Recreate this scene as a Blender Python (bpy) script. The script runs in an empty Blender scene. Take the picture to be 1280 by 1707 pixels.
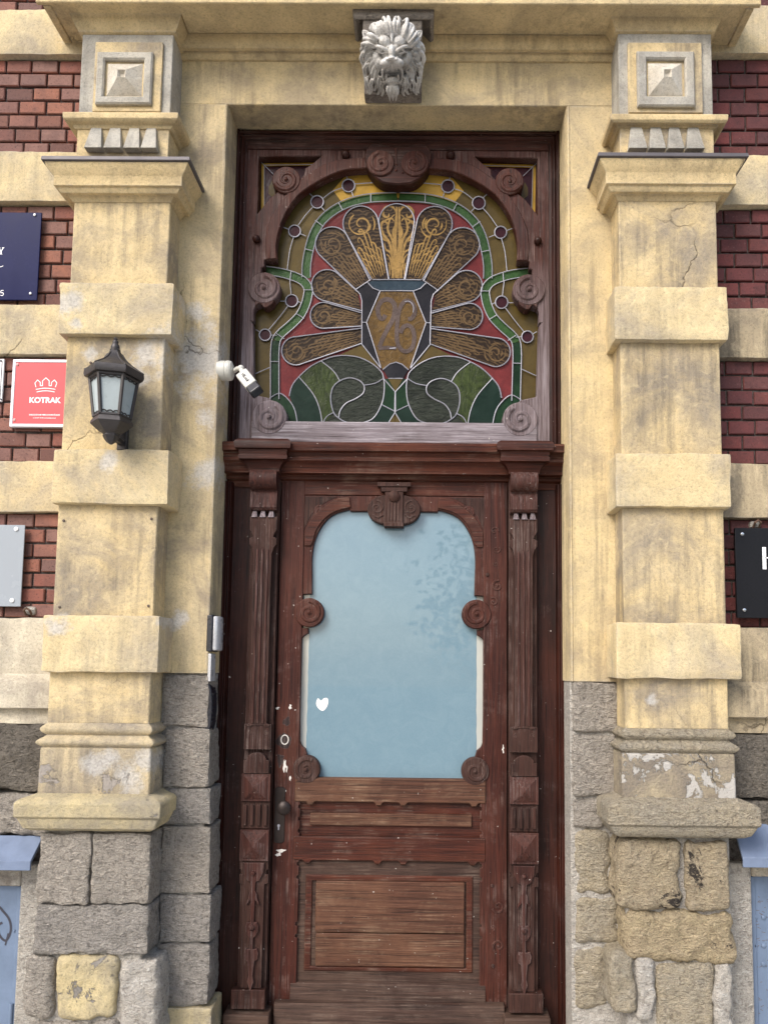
import bpy, bmesh, math, random
from mathutils import Vector, Matrix, noise
from mathutils.geometry import tessellate_polygon
R = math.radians
scene = bpy.context.scene
col = scene.collection

# ---------------------------------------------------------------- camera, sky, sun, exposure
FPX, PPX, PPY, CD, CZ = 1284.0, 699.0, 995.8, 3.2, 1.65
CAMM = Matrix.Rotation(R(0.413), 4, 'Z') @ Matrix.Rotation(R(90 + 5.03), 4, 'X') @ Matrix.Rotation(R(0.598), 4, 'Z')
cam_data = bpy.data.cameras.new('camera')
cam = bpy.data.objects.new('camera', cam_data)
col.objects.link(cam)
cam.matrix_world = Matrix.Translation((0, -CD, CZ)) @ CAMM
cam_data.sensor_fit = 'VERTICAL'
cam_data.sensor_height = 36.0
cam_data.lens = FPX / 1707 * 36.0
cam_data.shift_x = -(PPX - 640) / 1707
cam_data.shift_y = (PPY - 853.5) / 1707
cam_data.clip_start = 0.05
cam_data.clip_end = 500
scene.camera = cam

SUN_EL, SUN_AZ = 41.0, -35.0          # azimuth measured from straight in front of the facade, minus = left
world = bpy.data.worlds.new('World')
scene.world = world
world.use_nodes = True
wn = world.node_tree
bg = wn.nodes['Background']
sky = wn.nodes.new('ShaderNodeTexSky')
sky.sky_type = 'NISHITA'
sky.sun_disc = False
sky.sun_elevation = R(SUN_EL)
sky.sun_rotation = R(180 - SUN_AZ)
sky.air_density = 1.0
sky.dust_density = 3.0
sky.ozone_density = 0.6
wn.links.new(sky.outputs[0], bg.inputs[0])
bg.inputs[1].default_value = 0.14
sun_data = bpy.data.lights.new('sun', 'SUN')
sun_data.energy = 1.5
sun_data.angle = R(30)
sun_data.color = (1.0, 0.985, 0.96)
sun = bpy.data.objects.new('sun', sun_data)
col.objects.link(sun)
to_sun = Vector((math.sin(R(SUN_AZ)) * math.cos(R(SUN_EL)), -math.cos(R(SUN_AZ)) * math.cos(R(SUN_EL)), math.sin(R(SUN_EL))))
sun.rotation_euler = to_sun.to_track_quat('Z', 'Y').to_euler()
sun.location = to_sun * 12
scene.view_settings.view_transform = 'Standard'
scene.view_settings.look = 'None'
scene.view_settings.gamma = 1
scene.view_settings.exposure = 0.9
scene.cycles.use_denoising = True
scene.cycles.max_bounces = 6

# ---------------------------------------------------------------- measuring helpers
CAM3 = CAMM.to_3x3()
def U(px, py, Y):
    """world (x, z) on the upright plane y = Y of a point measured in the photograph"""
    d = CAM3 @ Vector(((px - PPX) / FPX, -(py - PPY) / FPX, -1.0))
    t = (Y + CD) / d.y
    return (d.x * t, CZ + d.z * t)
def wx(px, py, Y): return U(px, py, Y)[0]
def wz(px, py, Y): return U(px, py, Y)[1]

def spline(pts, n=6, closed=False):
    """Catmull-Rom through the points"""
    out = []
    m = len(pts)
    rng = range(m) if closed else range(m - 1)
    for i in rng:
        if closed:
            a, b, c, d = pts[(i - 1) % m], pts[i], pts[(i + 1) % m], pts[(i + 2) % m]
        else:
            a, b, c, d = pts[max(i - 1, 0)], pts[i], pts[i + 1], pts[min(i + 2, m - 1)]
        for k in range(n):
            t = k / n
            out.append(tuple(0.5 * (2 * b[j] + (c[j] - a[j]) * t + (2 * a[j] - 5 * b[j] + 4 * c[j] - d[j]) * t * t + (3 * b[j] - a[j] - 3 * c[j] + d[j]) * t ** 3) for j in range(2)))
    if not closed: out.append(tuple(pts[-1]))
    return out
def arc(cx, cz, r, a0, a1, n=16, rz=None):
    rz = r if rz is None else rz
    return [(cx + r * math.cos(R(a0 + (a1 - a0) * i / n)), cz + rz * math.sin(R(a0 + (a1 - a0) * i / n))) for i in range(n + 1)]
def circle(cx, cz, r, n=28, rz=None):
    return arc(cx, cz, r, 0, 360, n, rz)[:-1]
def area(l): return 0.5 * sum(l[i][0] * l[(i + 1) % len(l)][1] - l[(i + 1) % len(l)][0] * l[i][1] for i in range(len(l)))
def dedupe(l):
    o = []
    for p in l:
        if not o or (abs(p[0] - o[-1][0]) + abs(p[1] - o[-1][1])) > 1e-5: o.append(p)
    if len(o) > 2 and abs(o[0][0] - o[-1][0]) + abs(o[0][1] - o[-1][1]) < 1e-5: o.pop()
    return o
def offset(l, d):
    """inset of a CCW loop by d (towards its inside)"""
    n = len(l); out = []
    for i in range(n):
        a, b, c = Vector(l[i - 1]), Vector(l[i]), Vector(l[(i + 1) % n])
        e1 = (b - a).normalized(); e2 = (c - b).normalized()
        n1 = Vector((-e1.y, e1.x)); n2 = Vector((-e2.y, e2.x))
        m = n1 + n2
        if m.length < 1e-4: m = n1
        m.normalize()
        k = d / max(0.45, m.dot(n1))
        out.append((b.x + m.x * k, b.y + m.y * k))
    return out

class MB:
    """collects shapes that become ONE mesh object"""
    def __init__(s): s.v = []; s.f = []; s.m = []
    def add(s, vs, fs, mi=0):
        b = len(s.v); s.v += [tuple(v) for v in vs]
        for f in fs: s.f.append([b + i for i in f]); s.m.append(mi)
        return s
    def box(s, x0, x1, y0, y1, z0, z1, mi=0):
        return s.add([(x0, y0, z0), (x1, y0, z0), (x1, y1, z0), (x0, y1, z0), (x0, y0, z1), (x1, y0, z1), (x1, y1, z1), (x0, y1, z1)],
                     [(0, 1, 5, 4), (1, 2, 6, 5), (2, 3, 7, 6), (3, 0, 4, 7), (4, 5, 6, 7), (3, 2, 1, 0)], mi)
    def pbox(s, pl, pt, pr, pb, yf, yb, mi=0):
        """box whose front face is the photo rectangle pl,pt,pr,pb measured at y = yf"""
        pm, pv = (pl + pr) / 2, (pt + pb) / 2
        return s.box(wx(pl, pv, yf), wx(pr, pv, yf), yf, yb, wz(pm, pb, yf), wz(pm, pt, yf), mi)
    def frustum(s, a, b, ya, yb, mi=0):
        """a, b = (x0, x1, z0, z1) rectangles at depth ya (back) and yb (front)"""
        q = lambda r, y: [(r[0], y, r[2]), (r[1], y, r[2]), (r[1], y, r[3]), (r[0], y, r[3])]
        return s.add(q(a, ya) + q(b, yb), [(0, 1, 5, 4), (1, 2, 6, 5), (2, 3, 7, 6), (3, 0, 4, 7), (4, 5, 6, 7), (3, 2, 1, 0)], mi)
    def plate(s, loop, yf, yb, holes=(), ch=0.002, mi=0):
        loop = dedupe(loop)
        loops = [loop if area(loop) > 0 else loop[::-1]]
        for h in holes:
            h = dedupe(h); loops.append(h if area(h) < 0 else h[::-1])
        fr = [offset(l, ch) if ch else l for l in loops]
        flat = [p for l in fr for p in l]
        b = len(s.v)
        tris = tessellate_polygon([[Vector((p[0], p[1], 0)) for p in l] for l in fr])
        s.v += [(p[0], yf, p[1]) for p in flat]
        for t in tris: s.f.append([b + i for i in t]); s.m.append(mi)
        off = b
        for l, lf in zip(loops, fr):
            n = len(l); c = len(s.v)
            if ch: s.v += [(p[0], yf + ch, p[1]) for p in l]
            d = len(s.v); s.v += [(p[0], yb, p[1]) for p in l]
            for i in range(n):
                j = (i + 1) % n
                if ch:
                    s.f.append([off + i, off + j, c + j, c + i]); s.m.append(mi)
                    s.f.append([c + i, c + j, d + j, d + i]); s.m.append(mi)
                else:
                    s.f.append([off + i, off + j, d + j, d + i]); s.m.append(mi)
            off += n
        return s
    def flat(s, loop, y, mi=0):
        loop = dedupe(loop); b = len(s.v)
        s.v += [(p[0], y, p[1]) for p in loop]
        for t in tessellate_polygon([[Vector((p[0], p[1], 0)) for p in loop]]): s.f.append([b + i for i in t]); s.m.append(mi)
        return s
    def ribbon(s, pts, w, y, mi=0):
        n = len(pts); L = []; 
        for i in range(n):
            a = Vector(pts[max(i - 1, 0)]); c = Vector(pts[min(i + 1, n - 1)])
            t = (c - a)
            if t.length < 1e-9: t = Vector((1, 0))
            t.normalize(); nn = Vector((-t.y, t.x)); ww = (w(i / (n - 1)) if callable(w) else w) / 2
            p = Vector(pts[i]); L += [(p.x + nn.x * ww, y, p.y + nn.y * ww), (p.x - nn.x * ww, y, p.y - nn.y * ww)]
        return s.add(L, [(2 * i, 2 * i + 1, 2 * i + 3, 2 * i + 2) for i in range(n - 1)], mi)
    def tube(s, pts, r, n=6, mi=0, closed=False):
        pts = [Vector(p) for p in pts]; m = len(pts); vs = []
        for i in range(m):
            a = pts[(i - 1) % m] if closed else pts[max(i - 1, 0)]
            c = pts[(i + 1) % m] if closed else pts[min(i + 1, m - 1)]
            t = (c - a).normalized() if (c - a).length > 1e-9 else Vector((1, 0, 0))
            up = Vector((0, 1, 0)) if abs(t.y) < 0.9 else Vector((0, 0, 1))
            u = t.cross(up).normalized(); w = t.cross(u)
            rr = r(i / max(1, m - 1)) if callable(r) else r
            for k in range(n):
                an = 2 * math.pi * k / n
                vs.append(pts[i] + u * rr * math.cos(an) + w * rr * math.sin(an))
        fs = []
        for i in range(m if closed else m - 1):
            for k in range(n):
                i2 = (i + 1) % m
                fs.append((i * n + k, i * n + (k + 1) % n, i2 * n + (k + 1) % n, i2 * n + k))
        if not closed: fs += [tuple(range(n))[::-1], tuple((m - 1) * n + k for k in range(n))]
        return s.add(vs, fs, mi)
    def lathe(s, prof, c, n=24, axis='z', mi=0, rot=0.0):
        vs = []; m = len(prof)
        for (r, h) in prof:
            for k in range(n):
                an = 2 * math.pi * k / n + rot; a, b = r * math.cos(an), r * math.sin(an)
                vs.append({'z': (c[0] + a, c[1] + b, c[2] + h), 'y': (c[0] + a, c[1] + h, c[2] + b), 'x': (c[0] + h, c[1] + a, c[2] + b)}[axis])
        fs = [(i * n + k, i * n + (k + 1) % n, (i + 1) * n + (k + 1) % n, (i + 1) * n + k) for i in range(m - 1) for k in range(n)]
        fs += [tuple(range(n))[::-1], tuple((m - 1) * n + k for k in range(n))]
        return s.add(vs, fs, mi)
    def ring(s, prof, x0, x1, yf, yb, mi=0, ends=True):
        """moulding mitred round the front and both sides of a pilaster; prof = [(projection, z)]"""
        vs = []; m = len(prof)
        for (p, z) in prof: vs += [(x0 - p, yb, z), (x0 - p, yf - p * 0.85, z), (x1 + p, yf - p * 0.85, z), (x1 + p, yb, z)]
        fs = [(i * 4 + k, i * 4 + k + 1, i * 4 + 5 + k, i * 4 + 4 + k) for i in range(m - 1) for k in range(3)]
        fs += [(0, 1, 2, 3), tuple((m - 1) * 4 + k for k in range(4))]
        return s.add(vs, fs, mi)
    def strip(s, prof, x0, x1, mi=0):
        """closed (y, z) profile run along x"""
        n = len(prof); vs = [(x0, p[0], p[1]) for p in prof] + [(x1, p[0], p[1]) for p in prof]
        return s.add(vs, [(i, (i + 1) % n, n + (i + 1) % n, n + i) for i in range(n)] + [tuple(range(n)), tuple(range(2 * n - 1, n - 1, -1))], mi)
    def vstrip(s, prof, z0, z1, mi=0):
        n = len(prof); vs = [(p[0], p[1], z0) for p in prof] + [(p[0], p[1], z1) for p in prof]
        return s.add(vs, [(i, (i + 1) % n, n + (i + 1) % n, n + i) for i in range(n)] + [tuple(range(n)), tuple(range(2 * n - 1, n - 1, -1))], mi)
    def ball(s, c, rad, n=12, m=8, mi=0, rot=None):
        vs = []
        for i in range(m + 1):
            th = math.pi * i / m
            for k in range(n):
                a = 2 * math.pi * k / n
                p = Vector((rad[0] * math.sin(th) * math.cos(a), rad[1] * math.sin(th) * math.sin(a), rad[2] * math.cos(th)))
                if rot: p = rot @ p
                vs.append((c[0] + p.x, c[1] + p.y, c[2] + p.z))
        return s.add(vs, [(i * n + k, i * n + (k + 1) % n, (i + 1) * n + (k + 1) % n, (i + 1) * n + k) for i in range(m) for k in range(n)], mi)
    def spiral(s, cx, cz, y, Rr, turns=1.6, r0=0.12, hand=1, a0=90, mi=0, n=44):
        pts = [(cx + Rr * (1 - 0.9 * t) * math.cos(R(a0) + hand * turns * 2 * math.pi * t), y, cz + Rr * (1 - 0.9 * t) * math.sin(R(a0) + hand * turns * 2 * math.pi * t)) for t in [i / n for i in range(n + 1)]]
        s.tube(pts, lambda t: Rr * r0 * (1.05 - 0.45 * t), 6, mi)
        return s.ball((cx, y, cz), (Rr * .15, Rr * .15, Rr * .15), 8, 6, mi)
    def scroll(s, cx, cz, Rr, yf, yb, hand=1, a0=90, mi=0):
        """a carved volute: a rounded band winding in over a recessed disc"""
        s.plate(circle(cx, cz, Rr, 32), yf + .006, yb, ch=min(.004, Rr * .1), mi=mi)
        n, turns = 56, 1.55; k = Rr * .20
        pts = [(cx + (Rr * .80) * (1 - .92 * t) * math.cos(R(a0) + hand * turns * 2 * math.pi * t), yf + .006 + k * .45, cz + (Rr * .80) * (1 - .92 * t) * math.sin(R(a0) + hand * turns * 2 * math.pi * t)) for t in [i / n for i in range(n + 1)]]
        s.tube(pts, lambda t: k * (1.06 - .52 * t), 10, mi)
        return s.ball((cx, yf + .004, cz), (Rr * .15, Rr * .13, Rr * .15), 10, 6, mi)
    def merge(s, o):
        b = len(s.v); s.v += o.v; s.f += [[b + i for i in f] for f in o.f]; s.m += o.m; return s
    def mirrored(s, xa):
        o = MB(); o.v = [(2 * xa - v[0], v[1], v[2]) for v in s.v]; o.f = [f[::-1] for f in s.f]; o.m = list(s.m); return o
    def build(s, name, mats, parent=None, bevel=0, seg=2, smooth=35):
        me = bpy.data.meshes.new(name)
        bm = bmesh.new()
        vv = [bm.verts.new(v) for v in s.v]
        for f, mi in zip(s.f, s.m):
            ff = []
            for i in f:
                if not ff or vv[i] is not ff[-1]: ff.append(vv[i])
            try: fc = bm.faces.new(ff); fc.material_index = mi
            except ValueError: pass
        bmesh.ops.remove_doubles(bm, verts=bm.verts, dist=2e-5)
        bmesh.ops.recalc_face_normals(bm, faces=bm.faces)
        bm.to_mesh(me); bm.free()
        for m in (mats if isinstance(mats, (list, tuple)) else [mats]): me.materials.append(m)
        if smooth:
            for p in me.polygons: p.use_smooth = True
            me.set_sharp_from_angle(angle=R(smooth))
        o = bpy.data.objects.new(name, me); col.objects.link(o)
        if parent: attach(o, parent)
        if bevel:
            b = o.modifiers.new('bevel', 'BEVEL'); b.width = bevel; b.segments = seg; b.limit_method = 'ANGLE'; b.angle_limit = R(40); b.harden_normals = False
        return o
def attach(o, parent):
    o.parent = parent
    m = Matrix.Identity(4); p = parent
    m = world_of(parent).inverted()
    o.matrix_parent_inverse = m
def world_of(o):
    if o.parent: return world_of(o.parent) @ o.matrix_parent_inverse @ o.matrix_basis
    return o.matrix_basis.copy()
def thing(name, label, cat, loc, group=None):
    o = bpy.data.objects.new(name, None); col.objects.link(o); o.location = loc; o.empty_display_size = .1
    o['label'] = label; o['category'] = cat
    if group: o['group'] = group
    return o
def curve_to_mesh(name, c):
    tmp = bpy.data.objects.new(name + '_outline', c); col.objects.link(tmp)
    bpy.context.view_layer.update()
    me = bpy.data.meshes.new_from_object(tmp.evaluated_get(bpy.context.evaluated_depsgraph_get()))
    bpy.data.objects.remove(tmp); bpy.data.curves.remove(c)
    o = bpy.data.objects.new(name, me); col.objects.link(o); return o
def text(name, body, x, z, y, size, mat, parent, align='CENTER', bold=0.0, ext=0.0006, sx=1.0, roll=0):
    c = bpy.data.curves.new(name, 'FONT'); c.body = body; c.size = size; c.align_x = align; c.align_y = 'CENTER'; c.offset = bold; c.extrude = ext
    c.materials.append(mat)
    o = curve_to_mesh(name, c); o.location = (x, y, z); o.rotation_euler = (R(90), roll, 0); o.scale = (sx, 1, 1)
    if parent: attach(o, parent)
    return o

# ---------------------------------------------------------------- materials
def nodes(name):
    m = bpy.data.materials.new(name); m.use_nodes = True
    nt = m.node_tree; b = nt.nodes['Principled BSDF']
    return m, nt, b
def N(nt, t, **kw):
    n = nt.nodes.new(t)
    for k, v in kw.items():
        if k.startswith('i_'):
            n.inputs[k[2:].replace('_', ' ')].default_value = v
        else: setattr(n, k, v)
    return n
def ramp(nt, src, stops):
    r = nt.nodes.new('ShaderNodeValToRGB'); e = r.color_ramp.elements
    while len(e) < len(stops): e.new(0.5)
    for el, (p, c) in zip(e, stops):
        el.position = p; el.color = (c, c, c, 1) if isinstance(c, (int, float)) else (*c, 1)
    nt.links.new(src, r.inputs[0]); return r.outputs[0]
def mixc(nt, fac, a, b, mode='MIX'):
    n = nt.nodes.new('ShaderNodeMix'); n.data_type = 'RGBA'; n.blend_type = mode
    for sock, v in ((n.inputs[0], fac), (n.inputs[6], a), (n.inputs[7], b)):
        if hasattr(v, 'is_linked'): nt.links.new(v, sock)
        else: sock.default_value = v if isinstance(v, (int, float)) else (*v, 1)
    return n.outputs[2]
def mathn(nt, op, a, b=0.0):
    n = nt.nodes.new('ShaderNodeMath'); n.operation = op
    for i, v in enumerate((a, b)):
        if hasattr(v, 'is_linked'): nt.links.new(v, n.inputs[i])
        else: n.inputs[i].default_value = v
    return n.outputs[0]
def noise_out(nt, coord, scale=(1, 1, 1), sc=1.0, detail=6, rough=.6, dist=0.0, loc=(0, 0, 0)):
    mp = N(nt, 'ShaderNodeMapping'); mp.inputs['Scale'].default_value = scale; mp.inputs['Location'].default_value = loc
    nt.links.new(coord, mp.inputs[0])
    n = N(nt, 'ShaderNodeTexNoise'); n.inputs['Scale'].default_value = sc; n.inputs['Detail'].default_value = detail; n.inputs['Roughness'].default_value = rough; n.inputs['Distortion'].default_value = dist
    nt.links.new(mp.outputs[0], n.inputs['Vector']); return n.outputs['Fac']
def bump(nt, b, h, strength, dist=0.01, prev=None):
    n = N(nt, 'ShaderNodeBump'); n.inputs['Strength'].default_value = strength; n.inputs['Distance'].default_value = dist
    nt.links.new(h, n.inputs['Height'])
    if prev: nt.links.new(prev, n.inputs['Normal'])
    nt.links.new(n.outputs[0], b.inputs['Normal']); return n.outputs[0]
def edge_mask(nt, radius, lo, hi):
    """1 along convex and concave arrises, where paint and arrises wear"""
    bv = N(nt, 'ShaderNodeBevel', samples=4); bv.inputs['Radius'].default_value = radius
    gm = N(nt, 'ShaderNodeNewGeometry')
    d = N(nt, 'ShaderNodeVectorMath', operation='DOT_PRODUCT'); nt.links.new(bv.outputs[0], d.inputs[0]); nt.links.new(gm.outputs['Normal'], d.inputs[1])
    return ramp(nt, d.outputs['Value'], [(lo, 1), (hi, 0)])
def plaster(name, base, base2, stain, amt=.5, streak=.3, peel=None, peel_amt=.3, bmp=.35, crack=True, rough=.9, seed=0.0, spots=None):
    m, nt, b = nodes(name)
    tc = N(nt, 'ShaderNodeTexCoord').outputs['Object']
    L = (seed * 3.1, seed * 1.7, seed * 2.3)
    n1 = noise_out(nt, tc, sc=3.2, detail=9, rough=.68, dist=.3, loc=L)
    c = mixc(nt, ramp(nt, n1, [(.38, 0), (.62, 1)]), base, base2)
    n2 = noise_out(nt, tc, sc=3.6, detail=8, rough=.66, dist=.5, loc=(L[0] + 7, L[1], L[2]))
    st = mathn(nt, 'MULTIPLY', ramp(nt, n2, [(.42, 0), (.63, 1)]), amt)
    c = mixc(nt, st, c, stain)
    n3 = noise_out(nt, tc, scale=(22, 22, 1.6), sc=1, detail=7, rough=.7, loc=(L[0], L[1] + 3, L[2]))
    n3b = noise_out(nt, tc, sc=2.6, detail=3, rough=.5, loc=(L[0] + 1, L[1] + 9, L[2]))
    sk = mathn(nt, 'MULTIPLY', mathn(nt, 'MULTIPLY', ramp(nt, n3, [(.45, 0), (.66, 1)]), ramp(nt, n3b, [(.42, 0), (.58, 1)])), streak)
    c = mixc(nt, sk, c, tuple(v * .55 for v in stain))
    n4 = noise_out(nt, tc, sc=90, detail=5, rough=.7)
    c = mixc(nt, mathn(nt, 'MULTIPLY', ramp(nt, n4, [(.34, 1), (.50, 0)]), .32), c, tuple(v * .4 for v in stain))
    n5 = noise_out(nt, tc, sc=260, detail=3, rough=.7)
    c = mixc(nt, mathn(nt, 'MULTIPLY', ramp(nt, n5, [(.32, 1), (.46, 0)]), .38), c, tuple(v * .35 for v in stain))
    n8 = noise_out(nt, tc, sc=16, detail=8, rough=.75, dist=.8, loc=(L[0] + 21, L[1], L[2] + 4))
    c = mixc(nt, mathn(nt, 'MULTIPLY', ramp(nt, n8, [(.54, 0), (.68, 1)]), .22), c, tuple(v * .62 for v in base2))
    c = mixc(nt, mathn(nt, 'MULTIPLY', ramp(nt, n8, [(.34, 1), (.46, 0)]), .30), c, tuple(min(.82, v * 1.18 + .03) for v in base))
    h = mathn(nt, 'ADD', mathn(nt, 'MULTIPLY', n4, .8), mathn(nt, 'MULTIPLY', n1, 1.4))
    h = mathn(nt, 'ADD', h, mathn(nt, 'MULTIPLY', n5, .45))
    if spots:
        sm = None
        nw = noise_out(nt, tc, sc=11, detail=9, rough=.72)
        sx = N(nt, 'ShaderNodeSeparateXYZ'); nt.links.new(tc, sx.inputs[0])
        cb = N(nt, 'ShaderNodeCombineXYZ'); nt.links.new(sx.outputs[0], cb.inputs[0]); nt.links.new(sx.outputs[2], cb.inputs[2])
        for (px_, pz_, pr_) in spots:
            vd = N(nt, 'ShaderNodeVectorMath', operation='DISTANCE'); nt.links.new(cb.outputs[0], vd.inputs[0]); vd.inputs[1].default_value = (px_, 0, pz_)
            q = mathn(nt, 'SUBTRACT', 1.0, mathn(nt, 'DIVIDE', vd.outputs['Value'], pr_ * 1.25))
            q = mathn(nt, 'ADD', q, mathn(nt, 'MULTIPLY', mathn(nt, 'SUBTRACT', nw, .5), 3.2))
            sm = q if sm is None else mathn(nt, 'MAXIMUM', sm, q)
        sm = ramp(nt, sm, [(.10, 0), (.34, .45), (.75, 1)])
        sc_ = mixc(nt, ramp(nt, n4, [(.35, 0), (.6, 1)]), (.38, .365, .345), (.58, .565, .54))
        c = mixc(nt, mathn(nt, 'MULTIPLY', sm, .72), c, sc_); h = mathn(nt, 'SUBTRACT', h, mathn(nt, 'MULTIPLY', sm, .25))
    ed = mathn(nt, 'MULTIPLY', edge_mask(nt, .012, .80, .97), ramp(nt, n8, [(.44, 0), (.56, 1)]))
    c = mixc(nt, mathn(nt, 'MULTIPLY', ed, .6), c, (.50, .46, .40))
    if peel:
        n6 = noise_out(nt, tc, sc=4.2, detail=11, rough=.7, dist=.5, loc=(L[0] + 13, L[1] + 5, L[2] + 2))
        pm = ramp(nt, n6, [(.60 - peel_amt * .2, 0), (.615 - peel_amt * .2, 1)])
        c = mixc(nt, pm, c, peel); h = mathn(nt, 'SUBTRACT', h, mathn(nt, 'MULTIPLY', pm, .5))
    if crack:
        mp = N(nt, 'ShaderNodeMapping'); nt.links.new(tc, mp.inputs[0])
        nd = N(nt, 'ShaderNodeTexNoise'); nd.inputs['Scale'].default_value = 9; nd.inputs['Detail'].default_value = 6; nt.links.new(tc, nd.inputs['Vector'])
        va = N(nt, 'ShaderNodeVectorMath', operation='MULTIPLY_ADD'); nt.links.new(nd.outputs['Color'], va.inputs[0]); va.inputs[1].default_value = (.16, .16, .16); nt.links.new(mp.outputs[0], va.inputs[2])
        vo = N(nt, 'ShaderNodeTexVoronoi', feature='DISTANCE_TO_EDGE'); vo.inputs['Scale'].default_value = 2.6; nt.links.new(va.outputs[0], vo.inputs['Vector'])
        cr = ramp(nt, vo.outputs['Distance'], [(0.002, 1), (.009, 0)])
        n7 = noise_out(nt, tc, sc=1.7, detail=2, loc=(L[0] + 3, L[1], L[2] + 6))
        cm = mathn(nt, 'MULTIPLY', cr, ramp(nt, n7, [(.575, 0), (.63, 1)]))
        c = mixc(nt, mathn(nt, 'MULTIPLY', cm, .7), c, (.05, .035, .02)); h = mathn(nt, 'SUBTRACT', h, cm)
    nt.links.new(c, b.inputs['Base Color']); b.inputs['Roughness'].default_value = rough
    b.inputs['Specular IOR Level'].default_value = .25
    bump(nt, b, h, min(1, bmp * 1.6), .012)
    return m
def stone(name, a, bcol, dark, bmp=.8, spot=None, spot_amt=.0, sc=1.0, seed=0):
    m, nt, b = nodes(name)
    tc = N(nt, 'ShaderNodeTexCoord').outputs['Object']
    n1 = noise_out(nt, tc, sc=7 * sc, detail=10, rough=.7, loc=(seed, 0, seed))
    n2 = noise_out(nt, tc, sc=55 * sc, detail=7, rough=.7)
    n3 = noise_out(nt, tc, sc=190, detail=4, rough=.7)
    c = mixc(nt, ramp(nt, n1, [(.36, 0), (.64, 1)]), a, bcol)
    c = mixc(nt, mathn(nt, 'MULTIPLY', ramp(nt, n2, [(.36, 1), (.5, 0)]), .6), c, dark)
    c = mixc(nt, mathn(nt, 'MULTIPLY', ramp(nt, n3, [(.36, 1), (.48, 0)]), .45), c, dark)
    c = mixc(nt, mathn(nt, 'MULTIPLY', ramp(nt, n3, [(.58, 0), (.72, 1)]), .35), c, tuple(min(.8, v * 1.9) for v in a))
    if spot:
        n4 = noise_out(nt, tc, sc=6, detail=9, rough=.72, dist=.4, loc=(seed + 4, 2, 1))
        c = mixc(nt, ramp(nt, n4, [(.62 - spot_amt * .2, 0), (.65 - spot_amt * .2, 1)]), c, spot)
    nt.links.new(c, b.inputs['Base Color']); b.inputs['Roughness'].default_value = .92; b.inputs['Specular IOR Level'].default_value = .2
    n5 = noise_out(nt, tc, scale=(1, 1, 2.2), sc=34 * sc, detail=5, rough=.6, dist=1.2)
    c2 = mixc(nt, mathn(nt, 'MULTIPLY', ramp(nt, n5, [(.56, 0), (.68, 1)]), .45), c, tuple(min(.8, v * 1.7) for v in bcol))
    nt.links.new(c2, b.inputs['Base Color'])
    h = mathn(nt, 'ADD', mathn(nt, 'ADD', mathn(nt, 'MULTIPLY', n2, 1.0), mathn(nt, 'MULTIPLY', n3, .3)), mathn(nt, 'MULTIPLY', n5, 1.2))
    bump(nt, b, h, min(1, bmp), .03)
    return m
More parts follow.
